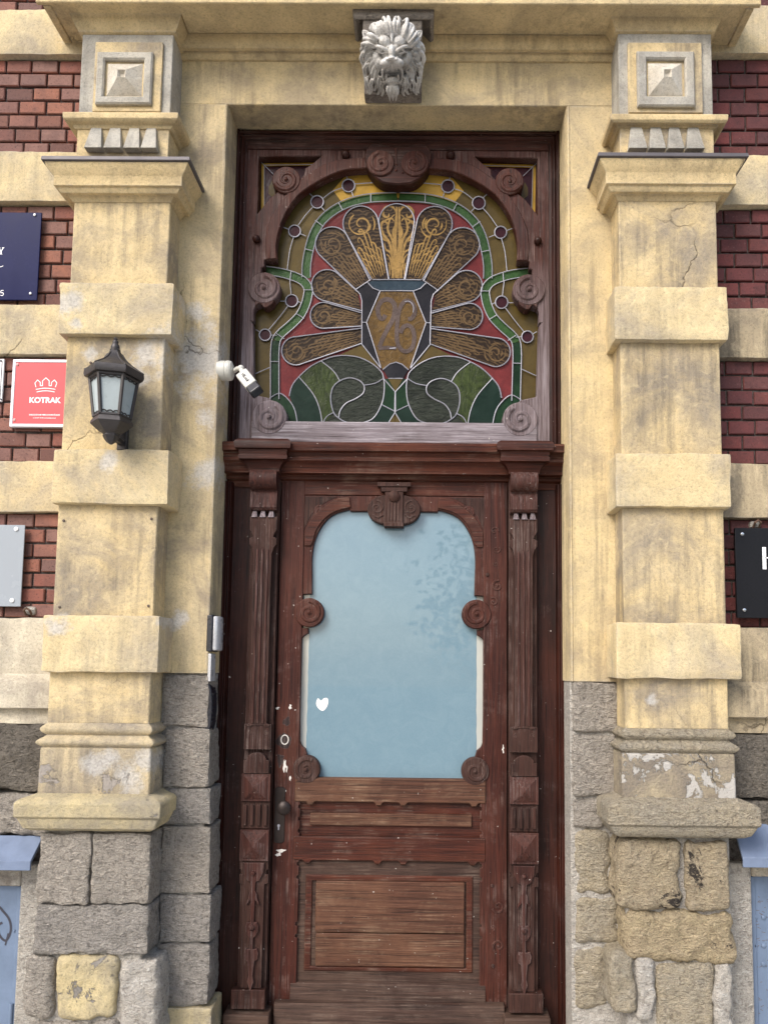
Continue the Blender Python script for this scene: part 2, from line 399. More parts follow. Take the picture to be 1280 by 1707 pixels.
def wood(name, dark, mid, light, vert=True, wear=.25, wearc=(.22, .18, .17), rough=.5, bmp=.35, wsc=5.0, seed=0.0, fade=None):
    m, nt, b = nodes(name)
    tc = N(nt, 'ShaderNodeTexCoord').outputs['Object']
    f = (46, 46, 2.2) if vert else (2.2, 46, 46)
    f2 = (190, 190, 5) if vert else (5, 190, 190)
    g1 = noise_out(nt, tc, scale=f, sc=1, detail=8, rough=.66, dist=.9, loc=(seed, seed, seed))
    g2 = noise_out(nt, tc, scale=f2, sc=1, detail=5, rough=.65, dist=.4)
    n1 = noise_out(nt, tc, sc=3.0, detail=5, rough=.6, loc=(seed, 3, 1))
    c = mixc(nt, ramp(nt, g1, [(.33, 0), (.66, 1)]), dark, mid)
    c = mixc(nt, mathn(nt, 'MULTIPLY', ramp(nt, n1, [(.4, 0), (.7, 1)]), .7), c, light)
    c = mixc(nt, mathn(nt, 'MULTIPLY', ramp(nt, g2, [(.34, 1), (.47, 0)]), .75), c, tuple(v * .35 for v in dark))
    c = mixc(nt, mathn(nt, 'MULTIPLY', ramp(nt, g2, [(.58, 0), (.70, 1)]), .32), c, tuple(min(.5, v * 1.8 + .02) for v in light))
    w1 = noise_out(nt, tc, sc=wsc, detail=8, rough=.72, dist=.4, loc=(seed + 5, 1, 8))
    w2 = noise_out(nt, tc, scale=tuple(v * .7 for v in f2), sc=1, detail=6, rough=.7, loc=(9, 2, seed))
    wm = mathn(nt, 'MULTIPLY', ramp(nt, w1, [(.60 - wear * .45, 0), (.80 - wear * .3, 1)]), ramp(nt, w2, [(.46, 0), (.60, 1)]))
    c = mixc(nt, mathn(nt, 'MULTIPLY', wm, .8), c, wearc)
    if fade:
        sx = N(nt, 'ShaderNodeSeparateXYZ'); nt.links.new(tc, sx.inputs[0])
        mr = N(nt, 'ShaderNodeMapRange'); nt.links.new(sx.outputs[2], mr.inputs[0]); mr.inputs[1].default_value = fade[0]; mr.inputs[2].default_value = fade[1]; mr.inputs[3].default_value = 1; mr.inputs[4].default_value = 0
        fm = mathn(nt, 'MULTIPLY', mathn(nt, 'ADD', mr.outputs[0], mathn(nt, 'MULTIPLY', mathn(nt, 'SUBTRACT', n1, .5), 1.2)), ramp(nt, g1, [(.30, .45), (.6, 1)]))
        fcol = mixc(nt, ramp(nt, g2, [(.35, 0), (.6, 1)]), (.075, .052, .052), (.23, .195, .21))
        fc = N(nt, 'ShaderNodeClamp'); nt.links.new(fm, fc.inputs[0])
        c = mixc(nt, fc.outputs[0], c, fcol)
    ew = mathn(nt, 'MULTIPLY', edge_mask(nt, .004, .82, .97), ramp(nt, w2, [(.38, .15), (.58, 1)]))  # edge wear that also puts highlights along the arrises into the wood colour
    c = mixc(nt, mathn(nt, 'MULTIPLY', ew, .55), c, wearc)
    s1 = noise_out(nt, tc, sc=70, detail=3, rough=.5, loc=(seed, seed, 4))
    c = mixc(nt, mathn(nt, 'MULTIPLY', ramp(nt, s1, [(.735, 0), (.76, 1)]), .8), c, (.5, .46, .42))
    nt.links.new(c, b.inputs['Base Color'])
    nt.links.new(ramp(nt, w1, [(.3, rough - .08), (.75, min(1, rough + .25))]), b.inputs['Roughness'])
    b.inputs['Specular IOR Level'].default_value = .22
    h = mathn(nt, 'ADD', mathn(nt, 'MULTIPLY', g2, .7), mathn(nt, 'MULTIPLY', g1, .8))
    bump(nt, b, h, bmp, .006)
    return m
def plain(name, c, rough=.5, metal=0.0, var=.12, sc=30, bmp=.05, coat=0.0, spec=.5):
    m, nt, b = nodes(name)
    tc = N(nt, 'ShaderNodeTexCoord').outputs['Object']
    n1 = noise_out(nt, tc, sc=sc, detail=7, rough=.65)
    cc = mixc(nt, n1, tuple(v * (1 - var) for v in c), tuple(min(1, v * (1 + var)) for v in c))
    nt.links.new(cc, b.inputs['Base Color']); nt.links.new(ramp(nt, n1, [(.3, max(0, rough - .1)), (.7, min(1, rough + .1))]), b.inputs['Roughness'])
    b.inputs['Metallic'].default_value = metal; b.inputs['Specular IOR Level'].default_value = spec
    b.inputs['Coat Weight'].default_value = coat; b.inputs['Coat Roughness'].default_value = .05
    if bmp: bump(nt, b, n1, bmp, .01)
    return m
def glassy(name, c, c2, sc=25, rough=.18, bmp=.25, stretch=(1, 1, 1), dist=1.0):
    m, nt, b = nodes(name)
    tc = N(nt, 'ShaderNodeTexCoord').outputs['Object']
    n1 = noise_out(nt, tc, scale=stretch, sc=sc, detail=6, rough=.65, dist=dist)
    n2 = noise_out(nt, tc, sc=300, detail=2)
    nv = noise_out(nt, tc, sc=7, detail=3, rough=.6)
    cc = mixc(nt, ramp(nt, n1, [(.32, 0), (.68, 1)]), c, c2)
    cc = mixc(nt, mathn(nt, 'MULTIPLY', ramp(nt, nv, [(.42, 0), (.66, 1)]), .55), cc, tuple(v * .5 for v in c))
    cc = mixc(nt, mathn(nt, 'MULTIPLY', ramp(nt, n2, [(.35, 1), (.5, 0)]), .25), cc, tuple(v * .4 for v in c))
    nt.links.new(cc, b.inputs['Base Color']); b.inputs['Roughness'].default_value = rough; b.inputs['Specular IOR Level'].default_value = .10
    bump(nt, b, n1, bmp, .008)
    return m

YEL, YEL2, STN = (.675, .535, .305), (.57, .44, .235), (.265, .23, .185)
M = {}
# repaired and washed-out spots of the render: (photo x, photo y, depth, radius in metres)
SPOTS = [(*U(px, py, Y), r) for px, py, Y, r in ((338, 600, 0, .15), (330, 520, 0, .05), (345, 790, 0, .07), (345, 700, 0, .05), (240, 592, -.13, .055), (232, 630, -.13, .04), (150, 590, -.13, .03), (118, 505, -.16, .055), (128, 540, -.16, .03),
         (178, 768, -.16, .04), (98, 1045, -.16, .045), (285, 1032, -.1, .04), (155, 1275, -.15, .05), (215, 1300, -.15, .07), (185, 1262, -.15, .035), (245, 1270, -.15, .05), (1085, 1168, -.13, .025), (120, 60, 0, .05))]
M['plaster'] = plaster('ochre_plaster', YEL, YEL2, STN, .85, .7, seed=1, spots=SPOTS)
M['plaster_jamb'] = plaster('deep_ochre_plaster', (.645, .505, .27), (.65, .525, .305), (.33, .27, .19), .75, .6, seed=2, crack=False)
M['plaster_jamb_patched'] = plaster('patched_ochre_plaster', (.60, .475, .265), (.63, .51, .305), (.29, .24, .175), .9, .7, seed=2.6, spots=SPOTS)
M['plaster_block'] = plaster('cream_plaster', (.70, .575, .34), (.62, .49, .275), (.36, .315, .25), .75, .45, seed=3, spots=SPOTS)
M['plaster_dirty'] = plaster('dirty_plaster', (.53, .43, .275), (.41, .335, .22), (.18, .155, .12), .9, .9, seed=4)
M['plaster_base'] = plaster('peeling_plaster', (.63, .515, .32), (.54, .44, .28), (.29, .255, .21), .9, .5, peel=(.34, .305, .27), peel_amt=.18, bmp=.55, seed=5, spots=SPOTS)
M['plaster_white'] = plaster('flaking_limewash', (.70, .665, .595), (.52, .45, .34), (.22, .19, .165), .9, .3, peel=(.24, .215, .19), peel_amt=.35, bmp=.65, seed=6)
M['plaster_flaked'] = plaster('flaked_tan_render', (.51, .425, .28), (.44, .37, .26), (.22, .19, .16), .9, .3, peel=(.52, .495, .455), peel_amt=.40, bmp=.7, seed=6.2)
M['plaster_pale'] = plaster('pale_cream_plaster', (.68, .61, .47), (.58, .515, .39), (.32, .28, .225), .9, .45, peel=(.50, .46, .40), peel_amt=-.2, seed=6.4)
M['plaster_soffit'] = plaster('hood_plaster', (.69, .54, .30), (.64, .495, .265), (.36, .285, .18), .6, .5, seed=7)
M['die'] = plaster('grey_render', (.44, .425, .385), (.54, .495, .405), (.25, .235, .205), .8, .4, seed=8, crack=False)
M['rosette'] = plaster('pale_render', (.62, .58, .50), (.56, .49, .38), (.28, .25, .21), .6, .2, seed=9, crack=False)
M['stone_grey'] = stone('grey_sandstone', (.37, .335, .29), (.47, .42, .36), (.12, .105, .09), .95)
M['stone_lilac'] = stone('lilac_sandstone', (.33, .305, .275), (.41, .375, .335), (.10, .092, .082), .95, seed=3)
M['stone_tan'] = stone('tan_sandstone', (.49, .40, .265), (.42, .35, .25), (.16, .12, .08), .95, spot=(.05, .042, .036), spot_amt=.30, seed=2)
M['stone_ochre'] = stone('ochre_sandstone', (.52, .42, .26), (.45, .36, .24), (.17, .13, .085), .95, spot=(.06, .052, .045), spot_amt=.12, seed=4)
M['stone_pale'] = stone('pale_sandstone', (.52, .44, .31), (.42, .375, .30), (.17, .14, .11), 1.0, seed=5)
M['stone_dark'] = stone('dark_sandstone', (.18, .16, .135), (.25, .22, .18), (.04, .034, .029), 1.2, seed=8)
M['stone_yellow'] = plaster('painted_stone', (.64, .53, .30), (.55, .45, .26), (.30, .27, .22), .8, .2, peel=(.26, .24, .215), peel_amt=-.05, bmp=.9, crack=False, seed=11)
M['mortar'] = stone('mortar', (.44, .41, .37), (.54, .50, .44), (.17, .15, .13), .8)
M['console'] = stone('console_stone', (.20, .175, .155), (.28, .245, .205), (.07, .06, .05), .5, sc=.8)
M['lead_cap'] = plain('lead_flashing', (.115, .105, .11), .55, .3, .3, 18, .1, spec=.3)
def brick_mat(name, cols, dark, seed):
    m, nt, b = nodes(name)
    tc = N(nt, 'ShaderNodeTexCoord').outputs['Object']
    g = N(nt, 'ShaderNodeNewGeometry').outputs['Random Per Island']
    c = ramp(nt, g, [(i / (len(cols) - 1), k) for i, k in enumerate(cols)])
    n1 = noise_out(nt, tc, sc=14, detail=9, rough=.72, loc=(seed, 0, 0)); n2 = noise_out(nt, tc, sc=110, detail=5, rough=.7)
    c = mixc(nt, mathn(nt, 'MULTIPLY', ramp(nt, n1, [(.42, 0), (.68, 1)]), .6), c, dark)
    c = mixc(nt, mathn(nt, 'MULTIPLY', ramp(nt, n2, [(.33, 1), (.44, 0)]), .7), c, (.025, .015, .012))
    c = mixc(nt, mathn(nt, 'MULTIPLY', ramp(nt, n2, [(.62, 0), (.72, 1)]), .3), c, (.42, .33, .28))
    nt.links.new(c, b.inputs['Base Color']); b.inputs['Roughness'].default_value = .8; b.inputs['Specular IOR Level'].default_value = .3
    bump(nt, b, mathn(nt, 'ADD', n1, n2), .45, .008); return m
M['brick_red'] = brick_mat('orange_red_brick', [(.25, .088, .062), (.17, .072, .058), (.29, .115, .075), (.125, .062, .052), (.31, .125, .078), (.20, .10, .085), (.24, .13, .105), (.15, .085, .075)], (.11, .058, .052), 1)
M['brick_dark'] = brick_mat('dark_red_brick', [(.135, .036, .034), (.095, .032, .034), (.165, .04, .036), (.085, .036, .038), (.15, .042, .036), (.11, .05, .05)], (.05, .024, .026), 5)
M['joint'] = stone('dirty_joint', (.13, .115, .105), (.20, .18, .165), (.03, .026, .024), .8)
M['rust_bolt'] = plain('rusty_bolt', (.11, .08, .065), .7, .3, .3, 60, .1)
M['metal_blue'] = plain('blue_grey_paint', (.145, .185, .27), .5, 0, .3, 14, .25, spec=.3)
M['shutter'] = plain('worn_blue_steel', (.13, .175, .255), .5, 0, .35, 9, .2, spec=.3)

# ================================================================ THE BUILDING
building = thing('building', 'yellow plastered house front with brick bands and two banded pilasters around the doorway', 'building', (0, .05, 0))
XL, XR = -3.3, 3.0                       # how far the facade runs left and right
WL_TOP, WR_TOP = wx(373, 173, 0), wx(943, 178, 0)
OXL = sum(wx(x, y, 0) for x, y in ((373, 173), (366, 480), (360, 620), (354, 850), (349, 1041), (352, 1600))) / 6
OXR = sum(wx(x, y, 0) for x, y in ((943, 178), (946, 400), (948, 700), (948, 1000), (950, 1130), (955, 1600))) / 6
OZT = (wz(373, 173, 0) + wz(943, 178, 0)) / 2
YF, YS, YB = .153, -.128, -.162         # door frame, pilaster shaft, pilaster block fronts
ZG = 0.0

# pilaster axes and widths from the photograph
def mean(l): return sum(l) / len(l)
PL0 = mean([wx(x, y, YS) for x, y in ((123.7, 339), (119, 469), (112.5, 567), (104, 744), (95.6, 852), (91, 1000), (79.5, 1124), (78.7, 1203))])
PL1 = mean([wx(x, y, YS) for x, y in ((280.5, 337.5), (278, 467), (275.6, 571), (269, 745.6), (267, 852.5), (258.7, 1000), (250.5, 1124), (248.5, 1203))])
PR0 = mean([wx(x, y, YS) for x, y in ((1031.6, 338), (1033, 475.7), (1031.6, 575), (1035.5, 752), (1037, 854), (1038.8, 998), (1041.5, 1136.6), (1040.7, 1215))])
PR1 = mean([wx(x, y, YS) for x, y in ((1193, 338), (1195, 475.7), (1200.5, 575), (1202, 752), (1207, 854), (1208.8, 998), (1213, 1140), (1214.6, 1215))])
print('opening', OXL, OXR, OZT, 'pilasters', PL0, PL1, PR0, PR1)
ZS = wz(109, 73, 0)                      # underside of the hood
HXL, HXR = wx(109, 73, 0), wx(1224, 72, 0)
print('hood', ZS, wz(450, 52, -.06), wz(200, 16, -.18), HXL, HXR)
QY0, QY1 = wz(310, 1122, 0), wz(985, 1136, 0)   # where the jamb plaster ends

# jamb plaster with the reveal: two uprights and the lintel panel
def rounded_reveal(x_in, x_out, z0, z1):
    """plan of one jamb, with a soft bead at the corner of the opening"""
    s = 1 if x_in > x_out else -1
    p = [(x_out, .0), (x_in - s * .014, .0), (x_in - s * .009, -.004), (x_in - s * .003, -.002), (x_in, .006), (x_in + s * .004, .03), (x_in + s * .004, .36), (x_out, .36)]
    return MB().vstrip(p, z0, z1)
rounded_reveal(OXL, PL1 - .06, QY0, OZT).build('jamb_wall', M['plaster_jamb_patched'], building, 0)
rounded_reveal(OXR, PR0 + .06, QY1, OZT).build('jamb_wall', M['plaster_jamb'], building, 0)
mb = MB(); mb.box(PL1 - .06, PR0 + .06, 0, .36, OZT + .0, ZS + .02)
mb.build('lintel_panel', M['plaster_jamb'], building, .005)
# lower reveal behind the quoins
for (a, c, z1) in ((PL1 - .06, OXL, QY0), (OXR, PR0 + .06, QY1)):
    MB().box(a, c, .014, .36, ZG, z1).build('quoin_backing', M['mortar'], building, .004)

# hood: soffit, mouldings of the frieze, fillets
mb = MB(); mb.box(HXL, HXR, -.209, .36, ZS, ZS + .14)
mb.box(HXL - .02, HXR + .02, -.226, -.207, ZS - .007, ZS + .12)
mb.box(HXL + .002, HXL + .036, -.205, -.0, ZS - .009, ZS + .05)
mb.box(HXR - .036, HXR - .002, -.205, -.0, ZS - .009, ZS + .05)
hood = mb.build('door_hood', M['plaster_soffit'], building, .005)
z52, z80, z84, z97 = ZS, wz(450, 79, -.055), wz(450, 83, -.03), wz(450, 97, -.02)
MB().strip([(-.064, ZS - .002), (-.060, z80 + .012), (-.050, z80), (-.034, z80 - .001), (-.030, z84), (-.022, z97 + .012), (-.010, z97), (.01, z97), (.01, ZS - .002)], PL1 - .03, PR0 + .03).build('frieze_moulding', M['plaster_soffit'], building, .002)

# walls behind the pilasters: core, brick panels, plaster bands
for (a, c) in ((XL, PL1 - .04), (PR0 + .04, XR)):
    MB().box(a, c, .033, .40, ZG, ZS + .7).build('wall_core', M['joint'], building, 0)
def bricks(x0, x1, z0, z1, mat, seed, bw=.118, pitch=.0665):
    rnd = random.Random(seed); mb = MB(); n = max(1, round((z1 - z0) / pitch)); h = (z1 - z0) / n
    for r in range(n):
        x = x0 - bw * (r % 2) * .5 - rnd.random() * .012
        while x < x1:
            w = bw + rnd.uniform(-.006, .006); a = max(x0, x) + .004; c = min(x1, x + w) - .004
            if c - a > .012:
                d = rnd.uniform(-.003, .003); t = rnd.uniform(-.0015, .0015); e = .0035
                zb, zt = z0 + r * h + .0048 + t, z0 + (r + 1) * h - .0048 + t
                f = .020 + d
                mb.add([(a + e, f, zb + e), (c - e, f, zb + e), (c - e, f, zt - e), (a + e, f, zt - e), (a, f + e, zb), (c, f + e, zb), (c, f + e, zt), (a, f + e, zt), (a, .04, zb), (c, .04, zb), (c, .04, zt), (a, .04, zt)],
                       [(0, 1, 2, 3), (0, 4, 5, 1), (1, 5, 6, 2), (2, 6, 7, 3), (3, 7, 4, 0), (4, 8, 9, 5), (5, 9, 10, 6), (6, 10, 11, 7), (7, 11, 8, 4)])
            x += w
    mb.build('brick_panel', mat, building, 0)
def rock(mb, x0, x1, y0, y1, z0, z1, rnd=.02, amp=.008, seed=0, cell=.011, fs=16, mi=0):
    """a rough-dressed stone: a finely divided block with rounded arrises and a chiselled face"""
    cx, cy, cz = (x0 + x1) / 2, (y0 + y1) / 2, (z0 + z1) / 2
    hx, hy, hz = (x1 - x0) / 2, (y1 - y0) / 2, (z1 - z0) / 2
    def pt(p):
        q = Vector((p[0] - cx, p[1] - cy, p[2] - cz)); r = min(rnd, hx * .9, hz * .9)
        inner = Vector((max(-hx + r, min(hx - r, q.x)), q.y, max(-hz + r, min(hz - r, q.z))))
        iy = max(-hy + r, min(hy - r, q.y)); inner.y = iy
        d = q - inner
        if d.length > r: q = inner + d.normalized() * r
        w = Vector((cx, cy, cz)) + q
        s = w * fs + Vector((seed * 3.7, seed * 1.3, 0))
        nz = noise.fractal(s, .8, 2.3, 6) ; nz2 = noise.noise(w * 6 + Vector((seed, 0, 0)))
        nrm = d.normalized() if d.length > 1e-6 else Vector((0, -1, 0))
        w += nrm * (nz * amp + nz2 * amp * .8)
        w.x += noise.noise(w * 9 + Vector((0, seed * 2.1, 5))) * amp * .9; w.z += noise.noise(w * 9 + Vector((7, seed * 2.1, 0))) * amp * .9
        return w
    nx, nz_, ny = max(3, int((x1 - x0) / cell)), max(3, int((z1 - z0) / cell)), max(2, int((y1 - y0) / cell / 1.6))
    g = lambda a, b, n: [a + (b - a) * i / n for i in range(n + 1)]
    X, Z, Y = g(x0, x1, nx), g(z0, z1, nz_), g(y0, y1, ny)
    def sheet(A, B, f):
        vs = [pt(f(a, b)) for a in A for b in B]; m = len(B)
        mb.add(vs, [(i * m + j, (i + 1) * m + j, (i + 1) * m + j + 1, i * m + j + 1) for i in range(len(A) - 1) for j in range(m - 1)], mi)
    sheet(X, Z, lambda a, b: (a, y0, b)); sheet(X, Y, lambda a, b: (a, b, z1)); sheet(X, Y, lambda a, b: (a, b, z0)); sheet(Y, Z, lambda a, b: (x0, a, b)); sheet(Y, Z, lambda a, b: (x1, a, b))
    return mb
ZL = lambda py: wz(60, py, -.012)
ZR = lambda py: wz(1245, py, -.012)
bandsL = [(15, 90), (252, 335), (507, 590), (768, 853), (1030, 1125)]
bandsR = [(8, 88), (258, 341), (513, 596), (772, 863), (1046, 1138)]
for side, bands, x0, x1, Z, bm_, pm in (('l', bandsL, XL, PL0 + .03, ZL, M['brick_red'], [M['plaster_block']] * 4 + [M['plaster_pale']]), ('r', bandsR, PR1 - .03, XR, ZR, M['brick_dark'], [M['plaster_block'], M['plaster_block'], M['plaster_dirty'], M['plaster_dirty'], M['plaster_dirty']])):
    top = ZS + .7
    for i, (t, b) in enumerate(bands):
        zt, zb = Z(t), Z(b)
        if top - zt > .03: bricks(x0, x1, zt, top, bm_, 10 * i + (side == 'r'))
        rock(MB(), x0, x1, -.012, .2, zb, zt, .007, .0030, i + 3 * (side == 'r'), .022).build('plaster_band', pm[i], building, 0, smooth=50)
        top = zb
    # sill moulding under the lowest band
    zt = top; z1 = Z(1180 if side == 'l' else 1195); z0 = Z(1207 if side == 'l' else 1222)
    MB().strip([(-.010, zt + .004), (-.052, zt - .028), (-.055, zt - .034), (-.055, z1), (-.02, z1 - .004), (-.02, z0), (.2, z0), (.2, zt + .004)], x0, x1).build('sill_moulding', M['plaster_pale'] if side == 'l' else M['plaster_dirty'], building, .003)

def prock(name, px, yf, depth, mat, parent, seed, rnd=.02, amp=.008):
    l, t, r, b = px; pm, pv = (l + r) / 2, (t + b) / 2
    z0 = wz(pm, b, yf)
    mb = rock(MB(), wx(l, pv, yf), wx(r, pv, yf), yf, yf + depth, z0, wz(pm, t, yf), rnd, amp, seed)
    return mb.build(name, mat, parent, 0, smooth=60)

# ---------------------------------------------------------------- the two pilasters
def pilaster(x0, x1, pxs, secs, mats, side):
    """pxs: photo column at which heights are read; secs: photo rows"""
    zz = lambda py, Y: wz(pxs, py, Y)
    S = secs
    sh = MB(); sh.box(x0, x1, YS, .2, zz(S['torus'][0], YS), zz(S['cap'][3], YS) + .02)
    shaft = sh.build('pilaster', mats['shaft'], building, .006)
    for i, (t, b, l, r) in enumerate(S['blocks']):
        pv = (t + b) / 2
        rock(MB(), wx(l, pv, YB), wx(r, pv, YB), YB, .2, zz(b, YB), zz(t, YB), .009, .0036, i + 5 * (side == 'r') + 11, .014).build('rustication_block', mats['block'], shaft, 0, smooth=50)
    # capital under the lead flashing
    a, b2, c, d = S['cap']
    ztop = zz(a, YS - .08)
    z1 = zz(b2, YS - .075); z2 = zz(S['cap_mid'], YS - .05); z3 = zz(S['cap_low'], YS - .045); z4 = zz(d, YS)
    prof = [(.094, z1 + .004), (.088, z1 - .012), (.066, z1 - .040), (.064, z1 - .043), (.064, z2), (.052, z2 - .004), (.050, z3), (.040, z3 - .012), (.020, z4 + .022), (.008, z4 + .006), (.004, z4)]
    MB().ring(prof, x0, x1, YS, .06).build('capital', mats['soffit'], shaft, .002)
    MB().ring([(.102, z1 + .005), (.104, z1 + .007), (.102, ztop + .0), (.0, ztop + .012)], x0, x1, YS, .05).build('lead_flashing', M['lead_cap'], shaft, .001)
    # die with dentil course, ledge and rosette
    dx0, dx1 = x0 - .008 * (side == 'r') + .018 * (side == 'l'), x1 + .018 * (side == 'l') - .016 * (side == 'r')
    dl, dr = S['die_x']; YD = -.125
    dx0, dx1 = wx(dl, S['die'][0] + 50, YD), wx(dr, S['die'][0] + 50, YD)
    t, b = S['die']
    zt, zb = zz(t, YD), zz(b, YD)
    die = MB().box(dx0, dx1, YD, .2, zb - .0, ZS + .01).build('pilaster_die', mats['die'], building, .004)
    zc = zz(S['crown'][0], -.17); zc1 = zz(S['crown'][1], -.15); zc2 = zz(t, YD)
    MB().ring([(.046, ZS + .004), (.046, zc - .004), (.038, zc - .02), (.018, zc1 + .004), (.014, zc1), (.014, zc1 - .006), (.012, zc2 + .004), (.004, zc2)], dx0, dx1, YD, .06).build('crown_moulding', mats['soffit'], die, .002)
    l0, l1 = S['ledge']
    zl0, zl1 = zz(l0, YD - .04), zz(l1, YD - .01)
    MB().ring([(.0, zl0 + .012), (.046, zl0 + .004), (.048, zl0 - .002), (.046, zl0 - .022), (.036, zl0 - .03), (.016, zl1 + .012), (.010, zl1), (.0, zl1 - .004)], dx0 - .0, dx1, YD, .06).build('ledge', mats['soffit'], die, .002)
    fr = MB()
    fr.box(dx0 + .001, dx1 - .001, YD - .003, .1, ztop - .01, zl1 + .004)
    fr.build('dentil_course', mats['shaft'], die, .003)
    for (gl, gr) in S['dents']:
        gt, gb = S['dent_y']
        xa, xb = wx(gl, (gt + gb) / 2, YD - .03), wx(gr, (gt + gb) / 2, YD - .03)
        za, zb2 = zz(gt, YD - .01), zz(gb, YD - .035)
        e = (xb - xa) * .2; yd = YD
        g = MB().add([(xa, yd, zb2), (xb, yd, zb2), (xb - e, yd, za), (xa + e, yd, za), (xa, yd - .036, zb2), (xb, yd - .036, zb2), (xb - e, yd - .010, za), (xa + e, yd - .010, za)],
                     [(4, 5, 6, 7), (0, 1, 5, 4), (1, 2, 6, 5), (2, 3, 7, 6), (3, 0, 4, 7), (3, 2, 1, 0)])
        g.build('dentil', M['die'], die, .002)
    # square rosette
    def rect(pl, pt, pr, pb, Y): return (wx(pl, (pt + pb) / 2, Y), wx(pr, (pt + pb) / 2, Y), wz((pl + pr) / 2, pb, Y), wz((pl + pr) / 2, pt, Y))
    A, B, C, Dm = S['ros']
    ros = MB()
    r = rect(*A, YD - .012); ros.box(r[0], r[1], YD - .013, YD + .01, r[2], r[3])
    o1 = ros.build('rosette_frame', mats['ros'], die, .003)
    ros = MB(); r = rect(*B, YD - .03); q = rect(*C, YD - .03)
    o = lambda r: [(r[0], r[2]), (r[1], r[2]), (r[1], r[3]), (r[0], r[3])]
    ros.plate(o(r), YD - .030, YD - .005, [o(q)], .006)
    ros.build('rosette_rim', M['die'], die, 0)
    pyr = MB(); cx, cz = (q[0] + q[1]) / 2, (q[2] + q[3]) / 2; w, h = (q[1] - q[0]) / 2, (q[3] - q[2]) / 2
    k = .2
    pyr.frustum((q[0] + .002, q[1] - .002, q[2] + .002, q[3] - .002), (cx - w * k, cx + w * k, cz - h * k, cz + h * k), YD - .008, YD - .052)
    pyr.f.pop(4 if False else -2); pyr.m.pop()
    q8 = [(cx - w * k, cz - h * k), (cx + w * k, cz - h * k), (cx + w * k, cz + h * k), (cx - w * k, cz + h * k)]
    pyr.add([(a_, YD - .052, b_) for a_, b_ in q8] + [(cx + (a_ - cx) * .45, YD - .038, cz + (b_ - cz) * .45) for a_, b_ in q8], [(0, 1, 5, 4), (1, 2, 6, 5), (2, 3, 7, 6), (3, 0, 4, 7), (4, 5, 6, 7)])
    pyr.build('rosette', M['rosette'], die, .001)
    # base: two torus rolls, plinth die, ledge
    t1, t2, t3, dieb, le0, le1, le2 = S['torus']
    zt1, zt2, zt3 = zz(t1, YS), zz(t2, YS - .02), zz(t3, YS - .02)
    def roll(za, zb, p, n=7): return [(p - .016 + .022 * math.sin(math.pi * i / n), za + (zb - za) * i / n) for i in range(n + 1)]
    MB().ring([(.0, zt1 + .010)] + roll(zt1 + .002, zt2, .014) + [(.004, zt2 - .004)] + roll(zt2 - .008, zt3, .024) + [(.012, zt3 - .006)], x0, x1, YS, .06).build('base_roll', mats['base'], shaft, .002)
    zd = zz(dieb, YS - .03)
    MB().ring([(.016, zt3), (.018, zd)], x0, x1, YS, .2).build('pilaster_plinth', mats['base2'], shaft, .008)
    zl0, zl1, zl2 = zz(le0, YS - .07), zz(le1, YS - .085), zz(le2, YS - .05)
    a0, a1 = S['ledge_x']
    pw = (x0 - wx(a0, le0 + 20, YS - .08) + wx(a1, le0 + 20, YS - .08) - x1) / 2
    MB().ring([(.016, zl0 + .022), (pw - .012, zl0 + .002), (pw, zl0 - .008), (pw, zl1), (pw - .012, zl1 - .003), (pw - .012, zl1 - .010), (pw - .028, zl2 + .012), (pw - .05, zl2), (.0, zl2 - .004)], x0, x1, YS, .06).build('plinth_ledge', mats['ledge'], shaft, .006)
    # rubble core under the ledge
    MB().box(x0 + .0, x1 - .0, YS + .020, .2, ZG, zl2 + .01).build('rubble_core', M['mortar'], shaft, .01)
    return shaft

SL = dict(blocks=[(470.6, 557, 98.5, 288.5), (748, 840, 87, 281), (1026, 1121, 69, 265)], cap=(262, 272, 0, 338), cap_mid=310, cap_low=315,
          die=(58, 200), die_x=(135.5, 287.5), crown=(17, 46), ledge=(188, 214), dents=((142, 171), (174, 203), (207, 234), (236, 262)), dent_y=(213, 246),
          ros=((157, 70, 270, 187), (160, 85, 252, 173), (173, 98, 239, 159), 0), torus=(1207, 1227, 1247, 1335, 1337, 1366, 1388), ledge_x=(27, 274))
SL['ros'] = ((157, 70, 270, 186), (160, 85, 253, 172), (173, 98, 239, 159), 0)
SR = dict(blocks=[(477, 566, 1024, 1213.5), (755, 845, 1026, 1219.5), (1038, 1132, 1027, 1236)], cap=(256, 266, 0, 336), cap_mid=307, cap_low=313,
          die=(57, 195), die_x=(1030.5, 1186), crown=(17, 45), ledge=(191, 212), dents=((1047, 1078), (1081, 1109), (1112, 1140), (1143, 1173)), dent_y=(212, 247),
          ros=((1047, 71, 1170, 188), (1062, 84, 1158, 176), (1078, 97, 1142, 159), 0), torus=(1216, 1235, 1256, 1340, 1343, 1378, 1398), ledge_x=(1010, 1266))
mats_l = dict(shaft=M['plaster'], block=M['plaster_block'], soffit=M['plaster_soffit'], die=M['die'], ros=M['plaster'], base=M['plaster_base'], base2=M['plaster_base'], ledge=M['stone_yellow'])
mats_r = dict(shaft=M['plaster'], block=M['plaster_block'], soffit=M['plaster_soffit'], die=M['die'], ros=M['plaster'], base=M['stone_pale'], base2=M['plaster_flaked'], ledge=M['stone_pale'])
pil_l = pilaster(PL0, PL1, 199, SL, mats_l, 'l')
pil_r = pilaster(PR0, PR1, 1120, SR, mats_r, 'r')

for (px, py) in ((107, 868), (253, 865), (100, 1012), (248, 1010), (152, 605)):
    p = U(px, py, YS); MB().lathe([(.0055, .004), (.0055, -.003), (.003, -.0045)], (p[0], YS, p[1]), 10, 'y').build('anchor_bolt', M['rust_bolt'], pil_l, 0)
